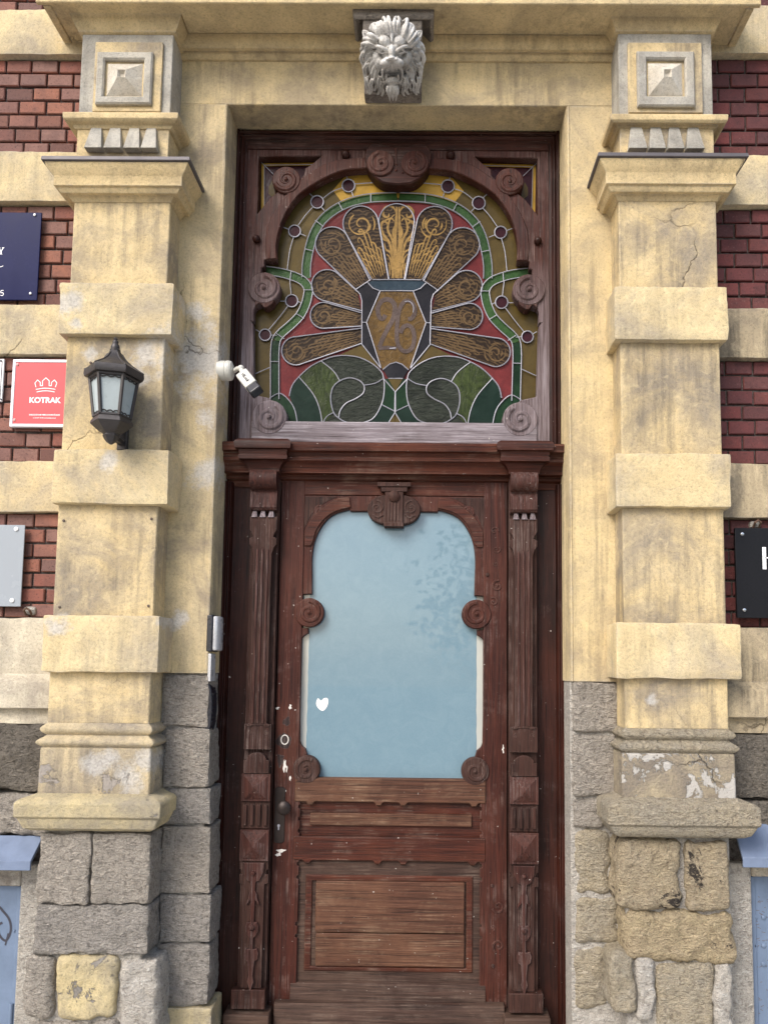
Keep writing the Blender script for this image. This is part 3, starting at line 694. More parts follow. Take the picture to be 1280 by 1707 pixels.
# rough stones at the foot of each pilaster
for i, (px, mat, rn, am) in enumerate([((63, 1390, 150, 1508), 'stone_grey', .008, .007), ((153, 1390, 249, 1508), 'stone_grey', .008, .007), ((58, 1510, 247, 1593), 'stone_lilac', .010, .009),
        ((36, 1595, 88, 1702), 'stone_grey', .03, .008), ((90, 1594, 194, 1704), 'stone_yellow', .03, .010), ((198, 1600, 262, 1760), 'mortar', .03, .012), ((40, 1706, 194, 1790), 'stone_grey', .03, .01)]):
    prock('rubble_stone', px, YS - .012 + .004 * (i % 3), .2, M[mat], pil_l, i + 1, rn, am)
for i, (px, mat, rn, am) in enumerate([((1032, 1400, 1135, 1517), 'stone_tan', .03, .012), ((1143, 1402, 1217, 1519), 'stone_tan', .02, .010), ((1042, 1520, 1228, 1606), 'stone_ochre', .036, .014),
        ((1020, 1592, 1062, 1690), 'stone_pale', .03, .012), ((1062, 1600, 1094, 1700), 'mortar', .02, .012), ((1096, 1608, 1192, 1790), 'stone_pale', .024, .008), ((1196, 1606, 1222, 1790), 'mortar', .02, .014)]):
    prock('rubble_stone', px, YS - .016 + .006 * (i % 3), .2, M[mat], pil_r, i + 21, rn, am)
# quoins of the door opening
for i, (px, mat) in enumerate([((272, 1127, 347, 1212), 'stone_grey'), ((274, 1215, 349, 1311), 'stone_grey'), ((274, 1315, 351, 1374), 'stone_lilac'), ((268, 1378, 351, 1489), 'stone_grey'),
        ((266, 1493, 352, 1571), 'stone_lilac'), ((264, 1575, 348, 1676), 'stone_lilac'), ((262, 1680, 352, 1790), 'stone_yellow')]):
    prock('quoin', px, -.004, .16, M[mat], building, i + 41, .007, .006)
for i, (px, mat) in enumerate([((955, 1138, 1032, 1222), 'stone_grey'), ((955, 1225, 1030, 1329), 'stone_grey'), ((955, 1332, 1006, 1381), 'stone_grey'), ((958, 1384, 1018, 1491), 'stone_pale'),
        ((957, 1495, 1034, 1576), 'stone_pale'), ((957, 1580, 1014, 1685), 'stone_pale'), ((957, 1690, 1060, 1790), 'mortar')]):
    prock('quoin', px, -.004 + .006 * (i > 2), .16, M[mat], building, i + 61, .016 if i < 3 else .03, .006 if i < 3 else .010)

# plinth zone left and right, with blue sheet-metal sills and the cellar shutters
zt = ZL(1207)
for k, (a, c, t, b) in enumerate(((-1.95, PL0 + .02, 1207, 1318), (XL, -1.96, 1207, 1318), (XL, PL0 + .02, 1322, 1392))):
    rock(MB(), a, c, -.028, .2, ZL(b), ZL(t), .012, .012, 80 + k, .016).build('plinth_stone', M['stone_dark'] if k < 2 else M['stone_grey'], building, 0, smooth=60)
for k, (a, c, t, b) in enumerate(((PR1 - .02, 1.98, 1222, 1330), (1.985, XR, 1222, 1330), (PR1 - .02, XR, 1333, 1400))):
    rock(MB(), a, c, -.022, .2, ZR(b), ZR(t), .012, .012, 90 + k, .016).build('plinth_stone', M['stone_dark'], building, 0, smooth=60)
# reveals of the cellar openings
SHL, SHR = wx(36, 1560, .02), wx(1250, 1570, .02)
zsl, zsr = wz(30, 1478, -.01), wz(1262, 1462, -.01)
MB().box(SHL, PL0 + .03, -.01, .25, ZG, ZL(1440)).build('opening_jamb', M['mortar'], building, .01)
MB().box(XL, SHL, -.01, .25, zsl, ZL(1400)).build('opening_head', M['plaster_white'], building, .008)
MB().box(PR1 - .03, SHR, -.01, .25, ZG, ZR(1440)).build('opening_jamb', M['mortar'], building, .01)
MB().box(SHR, XR, -.01, .25, zsr, ZR(1400)).build('opening_head', M['plaster_white'], building, .008)
def sill(x0, x1, zt, ze, zb, yo):
    mb = MB(); mb.strip([(-.02, zt), (yo, ze), (yo - .004, ze - .003), (yo - .004, zb), (yo + .006, zb), (yo + .006, ze - .012), (-.02, zt - .02)], x0, x1)
    return mb
sill(XL, wx(52, 1440, -.11), ZL(1392), wz(30, 1434, -.11), wz(30, 1451, -.11), -.11).build('metal_sill', M['metal_blue'], building, .002)
sill(wx(1237, 1420, -.11), XR, ZR(1372), wz(1258, 1428, -.11), wz(1258, 1446, -.11), -.11).build('metal_sill', M['metal_blue'], building, .002)

def shutter(x0, x1, z1, label, graffiti, rivets):
    t = thing('cellar_shutter', label, 'shutter', ((x0 + x1) / 2, .03, ZG))
    mb = MB(); mb.box(x0 + .004, x1 - .004, .03, .045, ZG + .01, z1 - .004); mb.build('door_sheet', M['shutter'], t, .003)
    for xx in ((x0, x0 + .028), (x1 - .028, x1)):
        MB().box(xx[0] + .002, xx[1] - .002, .022, .031, ZG + .01, z1 - .006).build('edge_strip', M['shutter'], t, .003)
    if graffiti:
        pts = spline([U(px, py, .027) for px, py in ((-14, 1535), (-4, 1512), (6, 1520), (16, 1534), (18, 1552), (10, 1568), (0, 1560), (-4, 1545), (4, 1538))], 6)
        MB().ribbon(pts, .009, .0285).ribbon([U(14, 1556, .027), U(9, 1576, .027)], .006, .0284).build('graffiti', M['black_paint'], t)
        mb = MB(); p = U(24, 1600 - 48, .025); mb.lathe([(.005, 0), (.005, -.006), (.002, -.008)], (p[0], .03, p[1]), 10, 'y'); mb.build('rivet', M['shutter'], t)
        for py in (1690,): 
            p = U(19, py, .02); MB().tube([(p[0], .02, p[1] - .04), (p[0], .02, p[1] + .04)], .008, 10).build('hinge', M['shutter'], t)
    for (px, py) in rivets:
        p = U(px, py, .022); MB().lathe([(.010, .0), (.009, -.005), (.004, -.008)], (p[0], .03, p[1]), 12, 'y').build('rivet', M['shutter'], t)
    if rivets:
        rnd = random.Random(4)
        for k in range(34):
            px, py = rnd.uniform(1258, 1280), rnd.uniform(1482, 1690); p = U(px, py, .03)
            MB().ribbon([(p[0], p[1]), (p[0] + rnd.uniform(.006, .016), p[1] + rnd.uniform(-.006, .008))], lambda t_: .005 * math.sin(math.pi * (t_ * .8 + .1)), .0295).build('rust_spot', M['rust'], t)
    return t
M['black_paint'] = plain('black_spray_paint', (.03, .03, .045), .5)
M['rust'] = plain('rust', (.10, .055, .035), .85)
shutter(SHL - .62, SHL, zsl, 'blue grey steel cellar shutter with a black spray paint squiggle, left of the doorway', True, [])
shutter(SHR, SHR + .62, zsr, 'blue grey steel cellar shutter with rivets and rust specks, right of the doorway', False, [(1259, 1530), (1259, 1577), (1273, 1530), (1273, 1577), (1273, 1608)])
# ================================================================ TIMBER DOOR FRAME WITH FANLIGHT
M['wood_dark'] = wood('dark_shaded_mahogany', (0.0071, 0.0023, 0.0016), (0.0282, 0.0066, 0.0039), (0.0482, 0.0120, 0.0066), True, .12, (.16, .11, .10), .45, seed=1)  # dark mahogany, darkened further to stand for the shadow line between reveal and frame
M['wood_dark_h'] = wood('dark_mahogany_across', (0.0116, 0.0035, 0.0023), (0.0398, 0.0093, 0.0052), (0.0707, 0.0175, 0.0086), False, .18, (.19, .13, .11), .45, seed=2)
M['wood_red'] = wood('red_mahogany', (0.0205, 0.0055, 0.0035), (0.0630, 0.0144, 0.0083), (0.0804, 0.0254, 0.0150), True, .22, (.21, .15, .13), .5, .5, seed=3)
M['wood_red_h'] = wood('red_mahogany_across', (0.0205, 0.0055, 0.0032), (0.0674, 0.0153, 0.0078), (0.1092, 0.0314, 0.0138), False, .25, (.22, .155, .12), .5, .5, seed=4)
M['wood_worn'] = wood('worn_mahogany', (0.0178, 0.0055, 0.0041), (0.0561, 0.0163, 0.0113), (0.0766, 0.0300, 0.0218), True, .35, (.19, .145, .135), .6, .6, seed=5)
M['wood_lilac'] = wood('weathered_lilac_wood', (.060, .040, .040), (.145, .11, .115), (.20, .16, .17), True, .6, (.32, .28, .30), .7, .6, seed=6)
M['wood_lilac_h'] = wood('weathered_lilac_wood_across', (.07, .05, .05), (.18, .15, .16), (.25, .215, .235), False, .7, (.40, .365, .39), .7, .6, seed=7)
M['wood_grey'] = wood('greyed_wood', (0.0141, 0.0057, 0.0041), (0.0425, 0.0154, 0.0109), (0.0619, 0.0281, 0.0202), True, .30, (.17, .125, .11), .62, .6, seed=8)
M['wood_grey_h'] = wood('greyed_wood_across', (0.0213, 0.0115, 0.0085), (0.0615, 0.0328, 0.0243), (0.0940, 0.0578, 0.0413), False, .22, (.17, .125, .10), .62, .55, seed=9)
M['wood_brown_h'] = wood('brown_oak_across', (0.0337, 0.0131, 0.0079), (0.0942, 0.0393, 0.0231), (0.1414, 0.0674, 0.0376), False, .3, (.26, .17, .11), .55, .6, seed=10)

M['wood_fade'] = wood('sun_bleached_mahogany', (0.0193, 0.0051, 0.0032), (0.0610, 0.0139, 0.0078), (0.0771, 0.0241, 0.0142), True, .35, (.22, .17, .155), .5, .5, seed=3, fade=(wz(655, 590, .18), wz(655, 420, .18)))
frame = thing('door_frame', 'carved mahogany door frame with fluted side posts and a stained glass fanlight numbered 26', 'door frame', ((OXL + OXR) / 2, .2, ZG))
T4 = lambda X, Y, y=.2: U(380 + X / 3.1034, 190 + Y / 3.1034, y)
XA = (wx(395, 300, YF) + wx(931, 300, YF) + wx(378, 745, YF) + wx(935, 745, YF)) / 4   # axis of the frame
XA_g = wx(661.5, 450, .2)
print('axis', XA, XA_g, wx(655, 1000, .2))
XA = XA_g
def mir(l, xa=None): xa = XA if xa is None else xa; return [(2 * xa - p[0], p[1]) for p in l]
def T(pts): return [T4(*p) for p in pts]
FXL, FXR = OXL - .0, OXR + .0
zLedgeT = wz(655, 733, .10)
# frame mouldings (sides and head) of the fanlight
def prof_side(x_in, s):   # x_in: outer face, s=+1 grows to the right
    return [(x_in, .36), (x_in, YF + .010), (x_in + s * .008, YF), (x_in + s * .016, YF), (x_in + s * .018, YF + .012), (x_in + s * .028, YF + .004), (x_in + s * .036, YF + .010), (x_in + s * .040, YF + .020), (x_in + s * .052, YF + .022), (x_in + s * .052, .36)]
zHead = OZT - .002
MB().vstrip(prof_side(FXL, 1), zLedgeT - .01, zHead).build('frame_moulding', M['wood_dark'], frame, .001)
MB().vstrip(prof_side(FXR, -1), zLedgeT - .01, zHead).build('frame_moulding', M['wood_dark'], frame, .001)
MB().strip([(p[1], zHead - (p[0] - 0)) for p in prof_side(0, 1)], FXL + .001, FXR - .001).build('frame_moulding', M['wood_dark_h'], frame, .001)

# fretwork board
YBF, YBB, YG = .172, .215, .222
arch_in = T([(872, 302), (800, 301), (720, 304), (610, 314), (520, 347), (430, 397), (360, 453), (300, 543), (270, 622), (256, 702), (260, 772)])
arch_in = spline(arch_in, 4)
low_in = T([(196, 772), (196, 806), (180, 812), (176, 1000), (150, 1010), (140, 1030), (140, 1085), (126, 1085), (138, 1100), (140, 1458), (150, 1464)]) + T([(220, 1480), (290, 1540), (300, 1604)])
half = arch_in + low_in
opening = half + [(2 * XA - p[0], p[1]) for p in half[::-1]][0:]
opening = dedupe(half + mir(half)[::-1])
bx0, bx1 = FXL + .050, FXR - .050
bz0, bz1 = zLedgeT - .008, zHead - .052
outer = [(bx0, bz0), (bx1, bz0), (bx1, bz1), (bx0, bz1)]
tri = T([(168, 240), (488, 236), (440, 278), (404, 300), (400, 330), (345, 395), (290, 400), (225, 452), (160, 532)])
tri2 = mir(tri)
zsplit = T4(0, 1150)[1]
MB().plate(outer, YBF, YBB, [opening, tri, tri2], .004).build('fretwork_board', [M['wood_fade']], frame, 0)
board = frame.children[-1] if False else [o for o in frame.children if o.name.startswith('fretwork')][0]
# darker head rail and weathered sill rail proud of the board
MB().box(bx0 + .001, bx1 - .001, YBF - .006, YBF + .02, T4(0, 205)[1], bz1).build('head_rail', M['wood_dark_h'], frame, .003)
MB().box(bx0 + .06, bx1 - .06, YBF - .010, YBF + .03, bz0, T4(872, 1607)[1]).build('sill_rail', M['wood_lilac_h'], frame, .004)
# arch rib: a raised band round the arch
rib_o = T([(205, 770), (200, 700), (215, 600), (265, 500), (335, 410), (415, 338), (500, 285), (590, 258), (720, 248)])
rib_i = T([(262, 770), (258, 702), (272, 622), (302, 543), (362, 453), (432, 397), (522, 347), (612, 314), (722, 304)])
for s in (0, 1):
    loop = spline(rib_i, 4) + spline(rib_o[::-1], 4)
    if s: loop = mir(loop)
    MB().plate(loop, YBF - .008, YBF + .01, ch=.004).build('arch_rib', M['wood_red'], frame, 0)
# scrolls, bolts, cartouche
SC = 1 / 3.1034 / (FPX / (CD + .16))
def scroll_at(X, Y, r, hand, a0, name, mat, yf=YBF - .018):
    c = T4(X, Y, yf)
    for s in (0, 1):
        cx = c[0] if not s else 2 * XA - c[0]
        mb = MB().scroll(cx, c[1], r * SC, yf, YBB, hand if not s else -hand, a0 if not s else 180 - a0)
        mb.build(name, mat, frame, 0)
scroll_at(300, 335, 77, 1, 200, 'corner_scroll', M['wood_red'])
scroll_at(185, 895, 87, -1, 90, 'side_scroll', M['wood_fade'])
scroll_at(212, 1566, 93, -1, 60, 'foot_scroll', M['wood_lilac'])
hook = T([(150, 960), (150, 1012), (175, 995), (192, 1018), (210, 1020), (240, 1000), (265, 940)])
for s in (0, 1):
    l = hook if not s else mir(hook)
    MB().plate(l, YBF - .010, YBB, ch=.003).build('scroll_hook', M['wood_worn'], frame, 0)
    for (X, Y, r) in ((150, 652, 21), (610, 215, 24)):
        c = T4(X, Y, YBF); cx = c[0] if not s else 2 * XA - c[0]
        MB().lathe([(r * SC, 0), (r * SC, -.012), (r * SC * .8, -.02), (r * SC * .3, -.026)], (cx, YBF, c[1]), 16, 'y').build('wooden_boss', M['wood_dark'], frame, 0)
cart = [T4(872, 400)] + T([(800, 388), (745, 345), (716, 290), (712, 240), (730, 205), (760, 190), (800, 192), (835, 206), (872, 204)])
cart = spline(cart, 5)
MB().plate(dedupe(cart + mir(cart)[::-1]), YBF - .026, YBB, ch=.006).build('cartouche', M['wood_dark_h'], frame, 0)
mb = MB(); c = T4(782, 252, YBF - .03)
for (X, Y) in ((872, 330), (840, 342), (905, 342), (872, 300)):
    p = T4(X, Y); mb.ball((p[0], YBF - .026, p[1]), (.006, .006, .006), 8, 6)
mb.tube([(T4(872, 220)[0], YBF - .027, T4(872, 220)[1]), (T4(872, 320)[0], YBF - .027, T4(872, 320)[1])], lambda t: .006 * (1 - t * .8), 6)
mb.build('cartouche_carving', M['wood_red'], frame, 0)
for s in (0, 1):
    c = T4(790, 254, YBF - .03); cx = c[0] if not s else 2 * XA - c[0]
    MB().scroll(cx, c[1], 74 * SC, YBF - .040, YBF - .01, 1 if not s else -1, 100 if not s else 80).build('cartouche_scroll', M['wood_red'], frame, 0)

# ---------------------------------------------------------------- leaded stained glass
G = {}
G['amber'] = glassy('amber_glass', (0.1014, 0.0702, 0.0218), (0.0663, 0.0484, 0.0172), 9, .22)
G['gold'] = glassy('backlit_gold_glass', (.50, .30, .05), (.36, .22, .04), 14, .2)  # gold glass whose bright colour includes light coming through from behind
G['green'] = glassy('green_glass', (0.0250, 0.0624, 0.0187), (0.0406, 0.0897, 0.0265), 40, .2, .4)
G['dark_green'] = glassy('bottle_green_glass', (0.0078, 0.0234, 0.0109), (0.0133, 0.0374, 0.0156), 30, .2)
G['red'] = glassy('red_glass', (0.1560, 0.0281, 0.0281), (0.1053, 0.0203, 0.0218), 20, .2)
G['purple'] = glassy('purple_glass', (0.0273, 0.0078, 0.0109), (0.0429, 0.0117, 0.0156), 20, .15)
G['petal'] = glassy('brown_painted_glass', (0.0156, 0.0094, 0.0062), (0.0312, 0.0195, 0.0117), 30, .25)
def painted(name, dark, bronze, sc, thr):
    m, nt, b = nodes(name)
    tc = N(nt, 'ShaderNodeTexCoord').outputs['Object']
    wv = N(nt, 'ShaderNodeTexWave', wave_type='RINGS', rings_direction='SPHERICAL'); wv.inputs['Scale'].default_value = sc; wv.inputs['Distortion'].default_value = 9; wv.inputs['Detail'].default_value = 1.5; wv.inputs['Detail Scale'].default_value = 1.6
    mp = N(nt, 'ShaderNodeMapping'); mp.inputs['Location'].default_value = (.13, 0, -2.3); nt.links.new(tc, mp.inputs[0]); nt.links.new(mp.outputs[0], wv.inputs['Vector'])
    n1 = noise_out(nt, tc, sc=35, detail=6, rough=.6)
    mk = mathn(nt, 'MULTIPLY', ramp(nt, wv.outputs['Fac'], [(thr, 0), (thr + .16, 1)]), ramp(nt, n1, [(.36, .25), (.58, 1)]))
    nt.links.new(mixc(nt, mk, dark, bronze), b.inputs['Base Color']); b.inputs['Roughness'].default_value = .3; b.inputs['Specular IOR Level'].default_value = .1
    bump(nt, b, mk, .15, .004); return m
G['petal'] = painted('brown_painted_glass', (0.0203, 0.0125, 0.0078), (0.0819, 0.0515, 0.0250), 17, .62)
G['goldpaint'] = glassy('gold_glass_paint', (.15, .094, .043), (.07, .044, .022), 50, .35)
G['goldbright'] = glassy('bright_gold_glass_paint', (.36, .22, .07), (.17, .105, .036), 50, .3)
G['black'] = glassy('dark_grey_glass', (0.0140, 0.0140, 0.0172), (0.0273, 0.0257, 0.0296), 12, .15)
G['blue'] = glassy('blue_glass', (0.0203, 0.0351, 0.0507), (0.0351, 0.0530, 0.0686), 25, .15)
G['shell'] = glassy('marbled_green_glass', (0.0094, 0.0125, 0.0094), (0.0374, 0.0437, 0.0328), 9, .25, .7, (1, 1, 3.5), 3.0)
G['olive'] = glassy('olive_glass', (0.0156, 0.0234, 0.0086), (0.0507, 0.0702, 0.0203), 9, .25, .6, (2, 1, 1), 3.0)
G['bottle'] = glassy('deep_green_glass', (0.0062, 0.0172, 0.0109), (0.0140, 0.0281, 0.0203), 12, .2)
G['shield'] = glassy('mottled_amber_glass', (0.1560, 0.0897, 0.0250), (0.0468, 0.0281, 0.0133), 22, .3, .5, dist=1.5)
G['digit'] = glassy('grey_brown_glass_paint', (.07, .048, .042), (.12, .09, .08), 60, .4)
M['lead'] = plain('lead_came', (.27, .27, .31), .5, .25, .2, 60, .15)

fan = MB()
r = T([(90, 180), (1660, 180), (1660, 1640), (90, 1640)])
fan.box(T4(90, 180)[0], 2 * XA - T4(90, 180)[0], YG, YG + .004, T4(90, 1640)[1], T4(90, 180)[1])
window = fan.build('stained_glass', G['amber'], frame, 0)
def TS(l):
    return [((XA + .0002) if p[0] >= 871.5 else T4(*p)[0], T4(*p)[1]) for p in l]
cames = []           # (points, radius)
def pane(name, mat, loop, layer, both=True, closed=True, came=None):
    w = TS(loop)
    for s in ((0, 1) if both else (0,)):
        l = w if not s else mir(w)
        MB().flat(l, YG - .0012 * layer).build(name, mat, window, 0)
    if came:
        cames.append((w + [w[0]], came))
        if both: cames.append((mir(w) + [mir(w)[0]], came))
def came(pts, r=.0026, both=True, sm=0):
    w = TS(pts)
    if sm: w = spline(w, sm)
    cames.append((w, r))
    if both: cames.append((mir(w), r))
def ribbon_loop(pts, hw, n=5):
    c = spline(pts, n); L, Rr = [], []
    for i in range(len(c)):
        a, b = Vector(c[max(0, i - 1)]), Vector(c[min(len(c) - 1, i + 1)]); t = (b - a).normalized(); nn = Vector((-t.y, t.x))
        L.append((c[i][0] + nn.x * hw, c[i][1] + nn.y * hw)); Rr.append((c[i][0] - nn.x * hw, c[i][1] - nn.y * hw))
    return L, Rr
archc = [(403, 838), (405, 770), (418, 695), (440, 620), (475, 555), (525, 505), (590, 465), (660, 440), (745, 425), (872, 420)]
lowc = [(170, 800), (260, 812), (330, 830), (385, 856), (413, 895), (410, 940), (396, 988), (368, 1040), (318, 1090), (272, 1130), (248, 1165), (241, 1220), (240, 1275), (240, 1380), (240, 1470)]
# red ground inside the green border
red = spline(archc, 5) + [(872, 1470), (300, 1480)] + spline(lowc[4:], 4)[::-1]
pane('red_pane', G['red'], red, 1)
# golden outer panes at the crown of the arch, backlight put into their colour
gold = [(540, 380), (610, 300), (720, 290), (872, 290), (872, 420), (745, 425), (660, 440), (600, 460)]
pane('gold_pane', G['gold'], gold, 1)
for pts, mat in ((archc, G['green']), (lowc, G['dark_green'])):
    a, b = ribbon_loop(pts, 22)
    if pts is lowc:
        a1, b1 = ribbon_loop(lowc[:11], 22); pane('green_border', G['green'], a1 + b1[::-1], 3)
        a2, b2 = ribbon_loop(lowc[10:], 24); pane('green_border', mat, a2 + b2[::-1], 3)
    else:
        pane('green_border', mat, a + b[::-1], 2)
    came(a, .0030); came(b, .0030)
for l in (((738, 403), (738, 447)), ((572, 452), (592, 490)), ((450, 542), (492, 575)), ((395, 690), (442, 702)), ((325, 806), (320, 854)), ((388, 903), (436, 903)), ((350, 1025), (392, 1052)),
          ((250, 1130), (290, 1158)), ((217, 1275), (265, 1275)), ((612, 312), (616, 330)), ((640, 395), (646, 418)), ((415, 397), (440, 422)), ((482, 475), (498, 492)), ((285, 578), (315, 590)), ((373, 612), (402, 624)),
          ((268, 962), (298, 962)), ((360, 962), (378, 972)), ((143, 1110), (165, 1124)), ((140, 1338), (215, 1305)), ((217, 1137), (250, 1140))):
    came(l)
for l in (((800, 347), (752, 347), (655, 354)), ((590, 374), (540, 392), (488, 430)), ((437, 475), (400, 515), (362, 568)), ((338, 630), (318, 700), (305, 800)), ((318, 850), (325, 925)), ((308, 988), (260, 1050), (208, 1112))):
    came(l, .0024, sm=4)
for (X, Y, rr) in ((622, 362, 33), (460, 447, 33), (343, 598, 31), (328, 960, 32), (190, 1137, 30)):
    pane('roundel', G['purple'], circle(X, Y, rr, 24), 4); came(circle(X, Y, rr, 24) + [(X + rr, Y)], .0034)
for (q, w_) in (([(168, 240), (488, 236), (160, 532)], 1),):
    pane('corner_pane', G['purple'], [(100, 190), (520, 190), (520, 240), (160, 560), (100, 560)], 1)
    pane('corner_strip', G['gold'], [(170, 240), (500, 236), (480, 252), (186, 256), (184, 520), (166, 540)], 2)
    pane('corner_strip', G['amber'], [(225, 330), (208, 360), (206, 400), (240, 430), (300, 400), (240, 400)], 2)
came([(186, 520), (186, 256), (480, 252)], .002); came([(170, 240), (235, 305)], .002)

def petal_loop(b0, b1, c, rr, n=18):
    bm_ = Vector(((b0[0] + b1[0]) / 2, (b0[1] + b1[1]) / 2)); u = (Vector(c) - bm_).normalized(); a = math.atan2(u.y, u.x)
    pts = [(c[0] + rr * math.cos(a - R(104) + R(208) * i / n), c[1] + rr * math.sin(a - R(104) + R(208) * i / n)) for i in range(n + 1)]
    d0 = (Vector(b0) - Vector(pts[0])).length + (Vector(b1) - Vector(pts[-1])).length; d1 = (Vector(b1) - Vector(pts[0])).length + (Vector(b0) - Vector(pts[-1])).length
    return ([b0] + pts + [b1]) if d0 < d1 else ([b1] + pts + [b0])
petals = [((742, 850), (830, 848), (686, 560), 92), ((660, 902), (735, 856), (538, 664), 88), ((688, 1012), (668, 912), (512, 880), 82), ((690, 1092), (688, 1022), (492, 1036), 68), ((690, 1182), (690, 1102), (350, 1220), 74)]
rnd = random.Random(7)
def gold_swirls(mb, b0, b1, c, rr, mi):
    B = Vector(((b0[0] + b1[0]) / 2, (b0[1] + b1[1]) / 2)); C = Vector(c); u = (C - B).normalized(); v = Vector((-u.y, u.x)); Ln = (C - B).length
    bw = (Vector(b0) - Vector(b1)).length / 2
    P = lambda t, s: tuple(B + u * (t * Ln) + v * s)
    cnt = [0]
    def rib(pts, w):
        cnt[0] += 1
        mb.ribbon(T(spline(pts, 5)), lambda t: SC * w * (.2 + .8 * math.sin(math.pi * min(1, t * .9 + .08))), YG - .0012 * 4 - .0004 - cnt[0] * 2.5e-5, mi)
    # volute at the tip
    hand = 1 if c[0] > 700 else -1
    sp = [(c[0] + rr * .70 * (1 - .85 * t) * math.cos(R(200) + hand * 8.2 * t), c[1] + rr * .70 * (1 - .85 * t) * math.sin(R(200) + hand * 8.2 * t)) for t in [i / 16 for i in range(17)]]
    rib(sp, 10)
    for k in range(4):
        t0 = rnd.random() * 6.28; sp2 = [(c[0] + rr * (.42 + .12 * k) * math.cos(t0 + hand * q), c[1] + rr * (.42 + .12 * k) * math.sin(t0 + hand * q)) for q in (0, .35, .7, 1.05)]
        rib(sp2, 9)
    n = 7
    for k in range(n):                      # long flowing leaves that curl over at the end
        s = (k - (n - 1) / 2) / ((n - 1) / 2); t1 = .52 + .34 * (1 - abs(s)) + rnd.uniform(-.05, .05); e = rr * .78; hk = hand * rr * .20
        t0_ = .05 + .06 * rnd.random()
        w_at = lambda t: bw * .75 + (e - bw * .75) * t
        rib([P(t0_, s * w_at(t0_) * .9), P(t1 * .4, s * w_at(t1 * .4)), P(t1 * .75, s * w_at(t1 * .75)), P(t1, s * w_at(t1) + hk * .1), P(t1 + .05, s * w_at(t1) + hk * .7), P(t1 + .01, s * w_at(t1) + hk * 1.2), P(t1 - .04, s * w_at(t1) + hk * .9)], 9 if k % 2 else 7)
        for m_ in (.35, .55):
            tt = t1 * (m_ + .1 * rnd.random()); q = hk * .8
            rib([P(tt, s * w_at(tt) + q * .15), P(tt + .07, s * w_at(tt) + q * .4), P(tt + .10, s * w_at(tt) + q), P(tt + .06, s * w_at(tt) + q * 1.35)], 6)
for i, (b0, b1, c, rr) in enumerate(petals):
    l = petal_loop(b0, b1, c, rr); w = T(l)
    for s in (0, 1):
        mb = MB().flat(w if not s else mir(w), YG - .0012 * 4, 0)
        g = MB(); gold_swirls(g, b0, b1, c, rr, 1)
        mb.merge(g if not s else g.mirrored(XA)); mb.build('petal_pane', [G['petal'], G['goldbright'] if i == 0 else G['goldpaint']], window, 0)
    came(l, .0034)
AX = 872
cl = petal_loop((832, 848), (2 * AX - 832, 848), (AX, 548), 92)
mb = MB().flat(T(cl), YG - .0012 * 5, 0)
c2 = [0]
def rib2(pts, w):
    c2[0] += 1
    for s in (0, 1):
        p = T(spline(pts, 5)); p = p if not s else mir(p)
        mb.ribbon(p, lambda t: SC * w * (.3 + .7 * math.sin(math.pi * min(1, t * .9 + .08))), YG - .0012 * 5 - .0005 - c2[0] * 4e-5 - s * 2e-5, 1)
for pts, w in (([(872, 840), (868, 740), (862, 640), (868, 560), (872, 470)], 20), ([(850, 840), (848, 740), (835, 660), (800, 610), (790, 570), (805, 545), (825, 560), (820, 580)], 15), ([(862, 780), (856, 700), (848, 640), (826, 590), (835, 540), (860, 510)], 13),
               ([(872, 500), (850, 470), (820, 470), (800, 495), (808, 520), (828, 522), (832, 505)], 15), ([(866, 840), (860, 770), (840, 710), (815, 690), (808, 660)], 11), ([(846, 800), (838, 740), (820, 715)], 9), ([(858, 545), (845, 530), (815, 540), (796, 560)], 10),
               ([(856, 840), (854, 780), (846, 720)], 8), ([(872, 560), (858, 580), (852, 610), (860, 640)], 10), ([(790, 620), (805, 640), (826, 650)], 10), ([(835, 830), (836, 790), (830, 760)], 8)): rib2(pts, w)
mb.build('petal_pane', [G['petal'], G['goldbright']], window, 0)
cames.append((T(cl), .0034))
# shield
pane('dark_pane', G['black'], [(660, 902), (725, 852), (872, 852), (872, 1360), (800, 1320), (690, 1185), (690, 935)], 5)
came([(660, 902), (682, 925), (692, 960), (692, 1185), (790, 1310)], .0032); came([(735, 852), (660, 902)], .003); came([(692, 1072), (715, 1072)], .003)
blue = [(724, 868), (748, 850), (872, 850), (872, 906), (785, 908), (750, 895)]
pane('blue_pane', G['blue'], blue, 6); came([(748, 850), (872, 850)], .0032); came([(722, 866), (750, 895), (785, 908), (872, 908)], .0032)
pane('shield_pane', G['shield'], [(786, 910), (872, 910), (872, 1275), (840, 1285), (800, 1318), (790, 1300), (716, 1072)], 6)
came([(786, 910), (716, 1072), (790, 1306)], .0032)
pane('dark_pane', G['black'], [(802, 1318), (840, 1287), (872, 1278), (872, 1363), (828, 1363)], 7)
came([(800, 1318), (835, 1289), (872, 1279)], .0032); came([(828, 1363), (872, 1363)], .0028)
T8 = lambda X, Y: U(590 + X / 6.1, 440 + Y / 6.1, .2)
dg = MB()
YD_ = YG - .0012 * 7
two = spline([T8(*p) for p in ((318, 505), (290, 545), (255, 520), (240, 440), (275, 368), (340, 345), (395, 375), (415, 440), (395, 545), (340, 645), (290, 745), (255, 835))], 5)
dg.ribbon(two, lambda t: SC * 3.1034 / 6.1 * (52 - 12 * abs(t - .5)), YD_)
dg.ribbon([T8(245, 846), T8(345, 838), T8(430, 846)], SC * 3.1034 / 6.1 * 40, YD_ - .0004)
six = spline([T8(*p) for p in ((548, 545), (585, 540), (618, 480), (604, 400), (550, 358), (495, 385), (455, 470), (440, 580), (434, 690), (440, 780), (470, 850), (530, 878), (590, 840), (612, 745), (598, 655), (552, 612), (500, 630), (470, 690))], 5)
dg.ribbon(six, lambda t: SC * 3.1034 / 6.1 * 46, YD_ - .0008)
